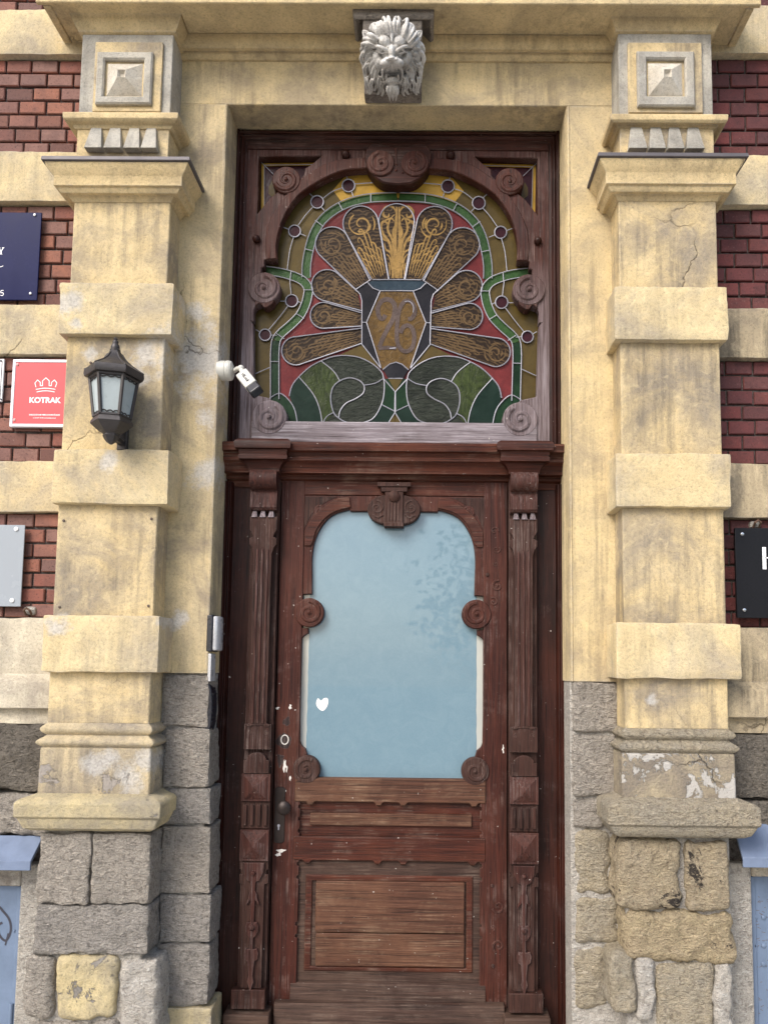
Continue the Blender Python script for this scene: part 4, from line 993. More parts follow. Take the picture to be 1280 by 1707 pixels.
dg.build('number_26', G['digit'], window, 0)
wt = MB()
wt.ribbon(spline([T8(*p) for p in ((515, 370), (555, 365), (590, 390), (605, 430), (600, 480))], 4), SC * 3, YD_ - .0014).ribbon([T8(360, 848), T8(425, 842)], SC * 5, YD_ - .0014)
wt.build('paint_highlight', M['lead'], window, 0)
# wedges, shells and the tail below the shield
pane('amber_pane', G['amber'], [(555, 1250), (690, 1185), (792, 1310), (720, 1270), (620, 1243)], 5)
shell = [(315, 1455), (330, 1400), (365, 1355), (420, 1305), (480, 1272), (540, 1250), (600, 1244), (670, 1252), (735, 1280), (790, 1325), (805, 1365), (805, 1420), (795, 1495), (745, 1575), (660, 1597), (640, 1612), (360, 1612), (345, 1530)]
pane('shell_pane', G['shell'], shell, 6)
pane('deep_green_pane', G['bottle'], [(315, 1455), (330, 1400), (365, 1355), (440, 1445), (475, 1530), (487, 1612), (360, 1612), (345, 1530)], 7)
pane('olive_pane', G['olive'], [(365, 1355), (420, 1305), (480, 1272), (545, 1325), (577, 1376), (540, 1410), (530, 1470), (545, 1540), (487, 1610), (475, 1530), (440, 1445)], 7)
came([(315, 1455), (330, 1400), (365, 1355), (420, 1305), (480, 1272), (540, 1250), (600, 1244), (670, 1252), (735, 1280), (790, 1325), (805, 1365), (808, 1420), (795, 1495), (745, 1575), (660, 1597), (610, 1590), (572, 1570), (545, 1540), (530, 1475), (540, 1412), (577, 1376), (630, 1360), (680, 1375), (704, 1405), (698, 1440), (660, 1468), (610, 1492), (580, 1530), (572, 1566)], .0034, sm=4)
came([(365, 1355), (440, 1445), (475, 1530), (487, 1612)], .003, sm=4); came([(480, 1272), (545, 1325), (577, 1376)], .003, sm=4); came([(702, 1398), (760, 1388), (805, 1362)], .003, sm=3)
came([(487, 1600), (510, 1560), (545, 1540)], .003, sm=3); came([(672, 1597), (672, 1612)], .003)
pane('green_border', G['dark_green'], [(214, 1470), (240, 1455), (266, 1440), (315, 1475), (345, 1530), (362, 1612), (280, 1612)], 4)
came([(214, 1465), (266, 1440), (315, 1478), (345, 1530), (360, 1612)], .0032, sm=4)
pane('teal_pane', G['dark_green'], [(805, 1365), (828, 1363), (866, 1432), (866, 1534), (795, 1500), (806, 1420)], 7)
pane('amber_pane', G['amber'], [(828, 1364), (872, 1364), (872, 1432), (866, 1432)], 8)
pane('teal_pane', G['bottle'], [(795, 1500), (866, 1536), (818, 1612), (672, 1612), (672, 1597), (745, 1575)], 7)
pane('amber_pane', G['amber'], [(866, 1536), (872, 1536), (872, 1612), (818, 1612)], 8)
came([(806, 1366), (866, 1434), (866, 1536), (818, 1612)], .0032); came([(866, 1536), (795, 1500)], .003)
cm = MB()
for pts, rr in cames:
    cm.tube([(p[0], YG - .0012 * 8, p[1]) for p in pts], rr * .86, 5)
cm.build('lead_came', M['lead'], window, 0)

# ---------------------------------------------------------------- transom ledge above the door
zc = [wz(655, py, .06) for py in (735, 748, 757, 764, 783, 790, 803)]
def ledge_prof(y0): 
    return [(y0 + .02, zc[0] + .006), (y0, zc[0] - .001), (y0 - .006, zc[0] - .010), (y0 - .002, zc[1] - .004), (y0 + .018, zc[1] - .008), (y0 + .024, zc[2]), (y0 + .018, zc[2] - .004), (y0 + .020, zc[3]), (y0 + .036, zc[3] - .008), (y0 + .046, zc[3] - .022), (y0 + .050, zc[4] + .006), (y0 + .044, zc[4] + .002), (y0 + .045, zc[4]), (y0 + .08, zc[4] - .001), (y0 + .082, zc[5]), (y0 + .10, zc[5] - .006), (y0 + .104, zc[6]), (.34, zc[6]), (.34, zc[0] + .012)]
MB().strip(ledge_prof(.085), FXL + .0, FXR - .0).build('transom_ledge', M['wood_red_h'], frame, .002)
XD = wx(655, 1000, .19)
CXL, CXR = wx(417, 800, .105), wx(463, 800, .105)        # left post
def post():
    out = []
    cz = zc
    rp = [(.046, zc[0] + .008), (.058, zc[0] - .001), (.064, zc[0] - .012), (.060, zc[1] - .002), (.046, zc[1] - .006), (.042, zc[2] - .002), (.046, zc[2] - .006), (.045, zc[3] - .004), (.030, zc[3] - .010), (.019, zc[3] - .020), (.011, zc[3] - .032), (.006, zc[4] + .004), (.006, zc[4] - .002), (.0, zc[4] - .004)]
    mb = MB().ring(rp, CXL, CXR, .105, .3); out.append(('ledge_cap', mb, M['wood_dark_h'], .001))
    Z = lambda py, Y=.105: wz(440, py, Y)
    PX = lambda px, py, Y=.112: wx(px, py, Y)
    # plain back board and jamb strips between post and wall
    zb = ZG + .02
    out.append(('jamb_lining', MB().vstrip([(FXL, .34), (FXL, YF + .0), (FXL + .008, YF - .004), (FXL + .014, YF + .004), (FXL + .016, YF + .016), (FXL + .026, YF + .012), (FXL + .032, YF + .020), (FXL + .036, YF + .040), (CXL - .002, YF + .046), (CXL - .002, .34)], zb, zc[6] + .02), M['wood_dark'], .001))
    out.append(('post', MB().box(CXL, CXR, .150, .30, zb, zc[5]), M['wood_grey'], .002))
    # bracket roll at the top
    z0, z1 = Z(782), Z(816); zr = (z0 + z1) / 2; h = (z0 - z1) / 2
    pr = [(.30, z0)] + [(.118 + .0 - (h * 1.0) * math.sin(R(a)) * .9, zr + h * math.cos(R(a))) for a in range(0, 181, 15)] + [(.118, z1 - .004)]
    y_b = .118
    pr += [(.116, Z(819)), (.112, Z(824)), (.108, Z(845)), (.116, Z(849)), (.13, Z(850)), (.30, Z(850))]
    out.append(('bracket', MB().strip(pr, CXL + .002, CXR - .002), M['wood_worn'], .001))
    dn = MB()
    for k in range(3):
        xa = CXL + .008 + k * ((CXR - CXL - .012) / 3); w = (CXR - CXL) / 3 * .62
        za, zb2 = Z(861), Z(850)
        dn.add([(xa, .15, za), (xa + w, .15, za), (xa + w * .8, .15, zb2), (xa + w * .2, .15, zb2), (xa, .116, za), (xa + w, .116, za), (xa + w * .8, .126, zb2), (xa + w * .2, .126, zb2)], [(4, 5, 6, 7), (0, 1, 5, 4), (1, 2, 6, 5), (2, 3, 7, 6), (3, 0, 4, 7), (3, 2, 1, 0)])
    out.append(('dentil', dn, M['wood_lilac'], 0))
    w = CXR - CXL; m = (CXL + CXR) / 2
    X = lambda u: m + u * w / 2
    sh = [(X(-.98), Z(860)), (X(-.98), Z(882)), (X(-.80), Z(888)), (X(-.72), Z(893)), (X(-.98), Z(896)), (X(-.98), Z(906)), (X(-.80), Z(911)), (X(-.66), Z(922)), (X(-.62), Z(1206)), (X(-.9), Z(1210))]
    loop = sh + [(2 * m - p[0], p[1]) for p in sh[::-1]]
    out.append(('fluted_shaft', MB().plate(loop, .122, .155, ch=.002), M['wood_grey'], 0))
    fl = MB()
    for u in (-.36, 0, .36):
        fl.tube([(X(u), .1215, Z(y)) for y in (914, 917, 1060, 1203, 1206)], lambda t: .0055 if .01 < t < .99 else .003, 8)
    out.append(('flute_bead', fl, M['wood_worn'], 0))
    sp = MB().box(X(-.95), X(.95), .126, .155, Z(1250), Z(1208))
    for s in (-1, 1):
        sp.spiral(X(.62 * s), Z(1222), .126, .0095, 1.4, .2, s, 90); sp.box(X(.62 * s) - .010, X(.62 * s) + .010, .120, .13, Z(1211), Z(1208))
    ar = [(X(-.9), Z(1290)), (X(.9), Z(1290)), (X(.9), Z(1268)), (X(.72), Z(1268))] + [(X(.70 * math.cos(R(a))), Z(1268) + .032 * math.sin(R(a))) for a in range(10, 180, 14)] + [(X(-.72), Z(1268)), (X(-.9), Z(1268))]
    sp.plate(ar, .116, .14, ch=.002)
    out.append(('scroll_block', sp, M['wood_grey'], .001))
    for (ya, yb) in ((1291, 1337), (1385, 1437)):
        d = MB().box(X(-1.0), X(1.0), .120, .155, Z(yb), Z(ya)); e = .006
        d.frustum((X(-.86), X(.86), Z(yb) + e, Z(ya) - e), (m - .001, m + .001, (Z(ya) + Z(yb)) / 2 - .001, (Z(ya) + Z(yb)) / 2 + .001), .1205, .094)
        out.append(('diamond_block', d, M['wood_worn'], .001))
    fb = MB().box(X(-1.0), X(1.0), .130, .155, Z(1384), Z(1338))
    for u in (-.72, -.24, .24, .72): fb.box(X(u - .13), X(u + .13), .119, .135, Z(1378), Z(1343))
    out.append(('fluted_block', fb, M['wood_grey'], .003))
    # carved drop
    ev = [(-1, 1438), (-1, 1452), (-.86, 1453), (-.82, 1460), (-1, 1461), (-1, 1476), (-.74, 1477), (-.72, 1652)]
    loop = [(X(u), Z(y)) for u, y in ev] + [(X(-u), Z(y)) for u, y in ev[::-1]]
    out.append(('drop_board', MB().plate(loop, .132, .155, ch=.0015), M['wood_grey'], 0))
    dr = MB()
    hv = [(-.75, 1440), (-.70, 1456), (-.42, 1470), (-.18, 1472), (-.14, 1486), (-.26, 1492), (-.30, 1500), (-.46, 1508), (-.44, 1512), (-.16, 1502), (-.12, 1540), (-.34, 1540), (-.44, 1546), (-.44, 1555), (-.3, 1562), (-.12, 1566), (-.12, 1585), (-.4, 1584), (-.5, 1592), (-.44, 1602), (-.24, 1606), (-.14, 1630), (-.24, 1640), (-.14, 1646), (0, 1658)]
    l = [(X(u), Z(y)) for u, y in hv]
    dr.plate(dedupe(l + [(2 * m - p[0], p[1]) for p in l[::-1]]), .120, .135, ch=.002)
    for y, rr in ((1548, .013), (1457, .010)): dr.lathe([(rr, 0), (rr, -.005), (rr * .7, -.010), (rr * .2, -.012)], (m, .120, Z(y)), 14, 'y')
    out.append(('carved_drop', dr, M['wood_worn'], 0))
    out.append(('foot_block', MB().box(X(-1.3), X(1.05), .118, .30, Z(1686), Z(1653)), M['wood_grey'], .004))
    out.append(('foot_block', MB().frustum((X(-1.75), X(1.4), zb, Z(1686)), (X(-1.75), X(1.4), zb, Z(1692)), .30, .100), M['wood_grey_h'], .006))
    return out
for s in (0, 1):
    posto = None
    for (nm, mb, mt, bv) in sorted(post(), key=lambda q: q[0] != 'post'):
        if s: mb = mb.mirrored(XD)
        o = mb.build(nm, mt, frame if nm in ('post', 'jamb_lining', 'ledge_cap') else posto, bv)
        if nm == 'post': posto = o
# right jamb: make up the sliver where the opening is not quite symmetrical
RJ = 2 * XD - FXL
if FXR - RJ > .001: MB().box(RJ - .004, FXR, YF + .01, .34, ZG + .02, zc[6] + .02).build('jamb_fillet', M['wood_dark'], frame, .002)
MB().box(FXL, FXR, .34, .36, ZG, OZT).build('back_lining', M['wood_dark'], frame, 0)
# ================================================================ THE DOOR
door = thing('door', 'weathered red brown wooden front door with a frosted glass pane and carved scrolls', 'door', (XD, .2, ZG))
M['frost'] = None
m_, nt_, b_ = nodes('frosted_film')
tc_ = N(nt_, 'ShaderNodeTexCoord').outputs['Object']
nf = noise_out(nt_, tc_, sc=16, detail=9, rough=.75, dist=.8); nf2 = noise_out(nt_, tc_, sc=420, detail=2)
cc_ = mixc(nt_, ramp(nt_, nf, [(.42, 0), (.66, 1)]), (.135, .215, .265), (.158, .240, .288))
cc_ = mixc(nt_, mathn(nt_, 'MULTIPLY', ramp(nt_, nf2, [(.4, 0), (.7, 1)]), .25), cc_, (.20, .31, .365))
nt_.links.new(cc_, b_.inputs['Base Color']); b_.inputs['Roughness'].default_value = .35
b_.inputs['Coat Weight'].default_value = 1.0; b_.inputs['Coat IOR'].default_value = 1.55; b_.inputs['Specular IOR Level'].default_value = .2; b_.inputs['Coat Roughness'].default_value = .02
M['frost'] = m_
M['clear'] = plain('bare_glass_edge', (.42, .43, .40), .08, 0, .1, 8, 0, 1.0)
DYF, DYB = .182, .235
D = lambda px, py, y=.19: U(px, py, y)
dz1 = wz(655, 803, .19)
# outline of the glass opening, left half from the top
go = [(655, 851), (600, 850), (584, 850), (583, 846)] 
gl = [D(*p) for p in ((655, 852), (604, 852), (584, 852), (583, 848))] + spline([D(*p) for p in ((582, 849), (559, 856), (543, 868), (530, 888), (523, 908), (520, 932), (520, 960))], 4) + [D(*p) for p in ((520, 990), (503, 991), (503, 1046), (514, 1047), (514, 1056))] + spline([D(*p) for p in ((511, 1057), (504, 1063), (501, 1072), (500, 1085))], 3) + [D(*p) for p in ((500, 1232),)] + spline([D(*p) for p in ((500, 1236), (503, 1243), (509, 1248))], 3) + [D(*p) for p in ((511, 1256), (516, 1275), (520, 1297))]
mirD = lambda l: mir(l, XD)
gloop = dedupe(gl + mirD(gl)[::-1])
lx, rx = wx(463, 1100, .19), 2 * XD - wx(463, 1100, .19)
zlow = ZG + .03
# stiles, top rail and the sash board
stL = wx(499, 1100, .18)
zsash1 = wz(655, 826, DYF)
for s in (0, 1):
    loop = [(lx, zlow), (wx(497, 1500, DYF), zlow)]
    zz0 = wz(497, 1660, DYF); 
    for k in range(8):      # small carved notches along the inner arris
        pys = (1645, 1560, 1540, 1462, 1440, 1385, 1365, 1345)[k]
        z = wz(497, pys, DYF); x = wx(497, 1500, DYF)
        loop += [(x, z - .010), (x - .008, z - .006), (x - .008, z + .004), (x, z + .010)]
    loop += [(wx(497, 1300, DYF), wz(497, 1300, DYF)), (wx(497, 1300, DYF), dz1), (lx, dz1)]
    mb = MB().plate(loop, DYF, DYB, ch=.0025)
    (mb if not s else mb.mirrored(XD)).build('stile', M['wood_red'] if not s else M['wood_red'], door, 0)
x0, x1 = wx(497, 1100, DYF) , 2 * XD - wx(497, 1100, DYF)
MB().box(x0, x1, DYF + .002, DYB, zsash1, dz1).build('top_rail', M['wood_red_h'], door, .003)
sash = [(x0, wz(655, 1300, DYF)), (x1, wz(655, 1300, DYF)), (x1, zsash1), (x0, zsash1)]
MB().plate(sash, DYF + .006, DYB, [gloop], .003).build('sash_board', M['wood_red'], door, 0)
# recessed stippled corners with a small carved scroll
for s in (0, 1):
    l = [D(508, 828), D(562, 828), D(545, 836), D(530, 845), D(519, 858), D(508, 880)]
    mb = MB().plate(l if not s else mirD(l), DYF + .0035, DYF + .02, ch=.0005); mb.build('corner_panel', M['wood_stipple'] if 'wood_stipple' in M else M['wood_grey'], door, 0)
    rb = spline([D(*p) for p in ((508, 886), (522, 862), (540, 846), (562, 832), (583, 829))], 5) + spline([D(*p) for p in ((585, 846), (560, 853), (543, 864), (528, 884), (520, 908), (508, 910))], 5)
    MB().plate(rb if not s else mirD(rb), DYF - .002, DYF + .02, ch=.003).build('arch_rib', M['wood_red_h'], door, 0)
    c = D(533, 851, DYF); cx = c[0] if not s else 2 * XD - c[0]
    MB().scroll(cx, c[1], .028, DYF - .004, DYF + .02, 1 if s else -1, 120).build('corner_scroll', M['wood_red'], door, 0)
    for (px, py, r, nm) in ((515, 1021, .0645, 'side_scroll'), (510, 1283, .060, 'foot_scroll')):
        c = D(px, py, DYF - .01); cx = c[0] if not s else 2 * XD - c[0]
        h = (1 if px == 515 else -1) * (1 if s else -1)
        MB().scroll(cx, c[1], r, DYF - .014, DYB, h, 90 if px == 515 else 60).build(nm, M['wood_red'] if px == 515 else M['wood_grey'], door, 0)
# keystone cartouche at the head of the pane
X_ = lambda px, py=850: wx(px, py, .16) + (XD - wx(655, 1000, .19)) 
ks = MB()
kc = XD
W_ = lambda d: d / (FPX / (CD + .17))
zk = lambda py: wz(655, py, .165)
mb = MB().box(kc - W_(28), kc + W_(28), .150, DYB, zk(812), zk(805)).box(kc - W_(22), kc + W_(22), .155, DYB, zk(820), zk(812.3)).box(kc - W_(15), kc + W_(15), .158, DYB, zk(872), zk(820.3)).box(kc - W_(16.5), kc + W_(16.5), .154, DYB, zk(878), zk(871.7))
for u in (-8, -2.7, 2.7, 8): mb.tube([(kc + W_(u), .158, zk(838)), (kc + W_(u), .158, zk(868))], .004, 6)
mb.lathe([(.026, .0), (.026, -.006), (.018, -.012), (.004, -.016)], (kc, .158, zk(828)), 16, 'y')
mb.build('keystone', M['wood_grey'], door, .0015)
for s in (-1, 1):
    ey = [(kc + s * W_(14) + s * W_(31) * max(0, math.cos(R(a))) * 1.0, zk(849) + W_(25) * math.sin(R(a))) for a in range(-90, 91, 12)]
    mb = MB().plate(ey, .166, DYB, ch=.004); mb.spiral(kc + s * W_(29), zk(846), .166, W_(12), 1.4, .14, s, 90)
    mb.tube([(kc + s * W_(18), .166, zk(858)), (kc + s * W_(26), .165, zk(863)), (kc + s * W_(36), .166, zk(859))], .004, 6)
    mb.build('keystone_wing', M['wood_grey'], door, 0)
# glass
gx0, gx1 = wx(485, 1100, .2), 2 * XD - wx(485, 1100, .2)
glass = MB().box(gx0, gx1, .212, .218, wz(655, 1305, .2), wz(655, 835, .2)).build('glass_pane', M['clear'], door, 0)
fx0 = wx(513, 1150, .211)
ed = MB(); rnd = random.Random(3)
edge = [(fx0 + rnd.uniform(-.0015, .0015), wz(655, 1302 - i * 12, .211)) for i in range(40)]
edge = [p for p in edge if p[1] < wz(655, 838, .211)]
ed.plate(edge + mirD(edge)[::-1], .2110, .2118, ch=0); ed.build('frosted_film', M['frost'], glass, 0)
hp = [(530, 1164), (535, 1168), (540, 1164), (546, 1164), (547, 1172), (544, 1180), (538, 1185), (531, 1181), (527, 1173)]
MB().plate(spline([D(*p, .21) for p in hp], 3, True), .2100, .2108, ch=0).build('heart_sticker', plain('white_paper', (.78, .76, .74), .8), glass, 0)
# lower rails and panels
def rail(py0, py1, yf, mat, bumps, name):
    z1, z0 = wz(655, py0, yf), wz(655, py1, yf)
    loop = [(x0 + .001, z0)]
    for b in bumps:
        bx = wx(b, py1, yf); loop += [(bx - .022, z0), (bx - .016, z0 - .004), (bx - .010, z0 - .014), (bx + .010, z0 - .014), (bx + .016, z0 - .004), (bx + .022, z0)]
    loop += [(x1 - .001, z0), (x1 - .001, z1), (x0 + .001, z1)]
    MB().plate(loop, yf, DYB, ch=.004).build(name, mat, door, 0)
rail(1298, 1338, DYF - .006, M['wood_brown_h'], (517, 631, 672, 790), 'lock_rail')
rail(1396, 1436, DYF - .004, M['wood_red_h'], (512, 629, 672, 788), 'middle_rail')
MB().box(x0, x1, DYF + .018, DYB, wz(655, 1398, .2), wz(655, 1336, .2)).build('upper_panel', M['wood_red_h'], door, .002)
MB().pbox(517, 1357, 786, 1377, DYF + .006, DYF + .03).build('raised_field', M['wood_brown_h'], door, .003)
MB().box(x0, x1, DYF + .014, DYB, wz(655, 1642, .2), wz(655, 1434, .2)).build('lower_panel', M['wood_grey_h'], door, .002)
mb = MB()
o_ = [D(510, 1458), D(788, 1462), D(788, 1622), D(508, 1620)]; q_ = lambda l: [(l[0][0], l[2][1]), (l[1][0], l[2][1]), (l[1][0], l[0][1]), (l[0][0], l[0][1])]
i_ = [D(521, 1468), D(777, 1470), D(777, 1614), D(521, 1614)]
mb.plate(q_(o_), DYF + .007, DYF + .03, [q_(i_)], .004); mb.build('panel_moulding', M['wood_red_h'], door, 0)
MB().pbox(526, 1470, 774, 1555.5, DYF - .001, DYF + .03).build('raised_board', M['wood_brown_h'], door, .004)
MB().pbox(526, 1557, 774, 1612, DYF - .0005, DYF + .03).build('raised_board', M['wood_brown_h'], door, .004)
zb0, zb1 = wz(655, 1676, DYF), wz(655, 1640, DYF)
MB().strip([(DYF - .012, zlow), (DYF - .012, zb0 + .01), (DYF - .010, zb0 + .03), (DYF - .002, zb1 - .004), (DYF + .004, zb1), (DYB, zb1), (DYB, zlow)], x0, x1).build('bottom_rail', M['wood_grey_h'], door, .002)
kz = wz(650, 1675, .14)
kx0, kx1 = wx(456, 1690, .14), wx(841, 1690, .14)
MB().strip([(.145, zlow), (.143, kz - .012), (.148, kz - .002), (.165, kz), (DYF - .002, kz + .002), (DYF - .002, zlow)], kx0, kx1).build('kick_board', M['wood_grey_h'], door, .003)
# carved ornament left on the right stile
for k, (px, py, r, hd) in enumerate(((824, 885, .018, 1), (827, 916, .018, -1), (829, 977, .026, 1), (822, 1003, .020, -1), (826, 940, .012, 1), (830, 1511, .026, 1), (831, 1577, .028, -1), (821, 1546, .012, 1))):
    c = D(px, py, DYF); MB().spiral(c[0], c[1], DYF, r, 1.3, .2, hd, 40 * k).build('carved_scroll', M['wood_red'], door, 0)
for (px, py, r) in ((820, 1476, .007), (821, 1610, .008), (812, 958, .008)):
    c = D(px, py, DYF); MB().lathe([(r, 0), (r, -.004), (r * .6, -.007), (r * .1, -.006)], (c[0], DYF, c[1]), 12, 'y').build('wooden_peg', M['wood_grey'], door, 0)
# lock plate, knob, worn paint
M['iron'] = plain('blackened_iron', (.028, .020, .018), .45, .6, .3, 40, .1)
M['paint_chip'] = plain('chipped_white_paint', (.62, .58, .53), .8)
M['burn'] = wood('scorched_wood', (.012, .008, .008), (.035, .018, .015), (.05, .03, .028), True, .3, (.25, .22, .2), .6, seed=14)
pl = MB(); a, b = D(459, 1312, DYF), D(474, 1405, DYF)
pl.plate(spline([(a[0], b[1] + .006), (a[0] + .01, b[1]), (b[0] - .01, b[1]), (b[0], b[1] + .008)], 3) + spline([(b[0], a[1] - .008), (b[0] - .01, a[1]), (a[0] + .01, a[1]), (a[0], a[1] - .006)], 3), DYF - .004, DYF + .002, ch=.0015)
lock = pl.build('lock_plate', M['iron'], door, 0)
k = D(473, 1347, DYF - .04)
MB().lathe([(.012, 0), (.011, -.016), (.013, -.020), (.024, -.026), (.030, -.036), (.029, -.046), (.020, -.054), (.006, -.057)], (k[0] + .002, DYF - .003, k[1]), 20, 'y').build('door_knob', M['iron'], lock, 0)
k = D(465, 1376, DYF)
MB().lathe([(.006, 0), (.006, -.0022), (.003, -.003)], (k[0], DYF - .004, k[1]), 12, 'y').box(k[0] - .0025, k[0] + .0025, DYF - .0066, DYF - .004, k[1] - .018, k[1]).build('keyhole', M['lead'], lock, 0)
rnd = random.Random(11)
def splat(px, py, rx, ry, mat, name, y, n=14, jit=.35):
    c = D(px, py, DYF); l = [(c[0] + rx * (1 + rnd.uniform(-jit, jit)) * math.cos(2 * math.pi * i / n), c[1] + ry * (1 + rnd.uniform(-jit, jit)) * math.sin(2 * math.pi * i / n)) for i in range(n)]
    MB().plate(spline(l, 3, True), y, DYF + .001, ch=0).build(name, mat, door, 0)
splat(473, 1236, .030, .034, M['burn'], 'scorched_patch', DYF - .0004, 16, .25); splat(478, 1203, .014, .020, M['burn'], 'scorched_patch', DYF - .0004)
splat(467, 1266, .016, .028, M['burn'], 'scorched_patch', DYF - .0004)
for (px, py, rx, ry) in ((475, 1274, .008, .026), (478, 1283, .004, .012), (463, 1180, .008, .006), (484, 1178, .006, .008), (470, 1418, .016, .006), (464, 1424, .010, .007), (475, 1318, .004, .006), (838, 1249, .004, .016), (484, 1297, .004, .012)):
    splat(px, py, rx, ry, M['paint_chip'], 'paint_chip', DYF - .0009, 11, .6)
c = D(475, 1233, DYF); mb = MB(); mb.tube([(c[0] + .016 * math.cos(a), DYF - .0006, c[1] + .020 * math.sin(a)) for a in [i * .45 for i in range(14)]], .0026, 5, closed=True); mb.build('paint_ring', M['paint_chip'], door, 0)

# ================================================================ LION HEAD ON ITS CONSOLE
lx_ = wx(655, 100, -.12)
LZ = lambda py, Y=-.15: wz(655, py, Y)
LX = lambda px, Y=-.15: wx(px, 100, Y)
cons = MB()
cons.ring([(.0, LZ(28, -.16)), (.034, LZ(26, -.2)), (.046, LZ(23, -.2)), (.048, LZ(7, -.2)), (.048, ZS + .006)], LX(606, -.16), LX(704, -.16), -.150, .02)
cons.build('console', M['console'], building, .004)
cb = MB(); X0, X1 = LX(606, -.11), LX(703, -.10)
cb.strip([(.02, ZS), (-.175, ZS), (-.172, LZ(45, -.17)), (-.120, LZ(95, -.12)), (-.075, LZ(138, -.075)), (-.058, LZ(158, -.058)), (-.048, LZ(172, 0)), (.02, LZ(172, 0))], X0, X1)
cons2 = cb.build('console', M['console'], building, .006)
M['lion_stone'] = plaster('weathered_white_stone', (.82, .805, .77), (.70, .68, .645), (.26, .235, .205), .75, .3, bmp=.35, crack=False, seed=13)
PXW = 1 / (FPX / (CD - .17))
def lion():
    mb = MB()
    zc_ = LZ(104, -.15); xc = lx_ + .0
    # local units: photo zoom pixels of the lion picture, 8.53 per photo pixel, origin at (620, 800)
    k = PXW / 8.53
    A = R(33); dep = CD - .155; el = math.atan2(zc_ - CZ, dep)
    kv = k * 1.07 * math.cos(el) / math.cos(el - A)
    up = Vector((0, -math.sin(A), math.cos(A))); tw = Vector((0, -math.cos(A), -math.sin(A)))
    c0 = Vector((xc, -.125, wz(655, 87, -.125 - .05)))
    def P(X, Y, d):
        q = c0 + Vector((1, 0, 0)) * ((X - 628) * k) - up * ((Y - 887) * kv) + tw * (d - .03)
        return (q.x, q.y, q.z)
    def B(X, Y, d, rx, ry, rd, rot=0, n=14): 
        mb.ball(P(X, Y, d), (rx * k, rd, ry * kv), n, 10, rot=Matrix.Rotation(A, 3, 'X') @ Matrix.Rotation(R(rot), 3, 'Y'))
    def lock(pts, r, taper=True):
        q = [P(*p) for p in pts]
        qq = []
        for i in range(len(q) - 1):
            a, b = Vector(q[i]), Vector(q[i + 1]); a0 = Vector(q[max(i - 1, 0)]); b1 = Vector(q[min(i + 2, len(q) - 1)])
            for t in (0, .25, .5, .75): qq.append(.5 * (2 * a + (b - a0) * t + (2 * a0 - 5 * a + 4 * b - b1) * t * t + (3 * a - a0 - 3 * b + b1) * t ** 3))
        qq.append(Vector(q[-1]))
        mb.tube(qq, (lambda t: k * r * (1.05 - .72 * t ** 1.5)) if taper else k * r, 8)
    rr0 = random.Random(5)
    B(628, 760, .02, 310, 380, .080)             # head mass
    B(628, 1050, .00, 290, 330, .060)
    B(628, 800, .062, 205, 250, .066)            # face
    B(628, 930, .085, 165, 150, .062)            # muzzle mass
    for s in (-1, 1):
        x = lambda d: 628 + s * d
        B(x(108), 640, .098, 118, 118, .040, -16 * s)     # brow bosses
        B(x(60), 730, .110, 50, 80, .026, -20 * s)        # frown beside the nose
        B(x(228), 860, .070, 78, 120, .046, 10 * s)       # cheek bones
        B(x(185), 930, .075, 90, 110, .045)
        B(x(158), 765, .108, 44, 26, .014, 14 * s)        # eyeballs
        lock([(x(58), 800, .128), (x(120), 752, .142), (x(200), 716, .132), (x(262), 700, .100)], 24, False)  # heavy upper lid
        lock([(x(85), 812, .122), (x(150), 812, .124), (x(225), 775, .108)], 13, False)
        B(x(88), 965, .128, 96, 78, .036, 8 * s)          # upper lip pads
        B(x(64), 925, .150, 40, 30, .018)                 # nostril wings
        lock([(x(40), 935, .150), (x(80), 890, .150), (x(108), 925, .142)], 13, False)
        lock([(x(96), 1010, .140), (x(148), 1075, .115), (x(146), 1170, .095), (x(112), 1290, .085)], 24)   # lip corners
        lock([(x(96), 1190, .100), (x(90), 1120, .118)], 20)      # lower canines
        lock([(x(70), 1035, .120), (x(74), 1090, .118)], 16)
        # ears
        lock([(x(290), 610, .05), (x(360), 530, .06), (x(430), 450, .055)], 52); B(x(372), 530, .045, 60, 75, .03, 35 * s)
        lock([(x(300), 580, .07), (x(370), 475, .085), (x(446), 440, .065)], 20); lock([(x(325), 640, .07), (x(420), 550, .085), (x(448), 445, .065)], 20)
        # crown of the mane: curling tufts brushed back and out
        for q in range(13):
            a_ = R(92 - q * 8.6); r0, r1, r2 = 330, 470, 575 + rr0.uniform(-35, 25)
            cx_, cy_ = 30, 830
            f = lambda rr_, da: (x(cx_ + rr_ * .76 * math.cos(a_ + da)), cy_ - rr_ * math.sin(a_ + da))
            if q < 9:
                w_ = rr0.uniform(26, 40); sw = rr0.choice((-.10, .12))
                p_ = [f(r0, 0), f(r1, sw * .4), f(r2, sw), f(r2 - 40, sw * 2.0)]
                d_ = rr0.uniform(-.006, .012)
                lock([(p_[0][0], p_[0][1], .108 + d_), (p_[1][0], p_[1][1], .112 + d_), (p_[2][0], p_[2][1], .075 + d_), (p_[3][0], p_[3][1], .055 + d_)], w_)
                lock([(p_[0][0] + 16, p_[0][1], .118 + d_), (p_[1][0] + 14, p_[1][1], .122 + d_), (p_[2][0] + 12, p_[2][1] + 10, .080 + d_)], w_ * .42)
        lock([(x(250), 480, .085), (x(320), 420, .08), (x(270), 345, .075), (x(205), 370, .085)], 34)
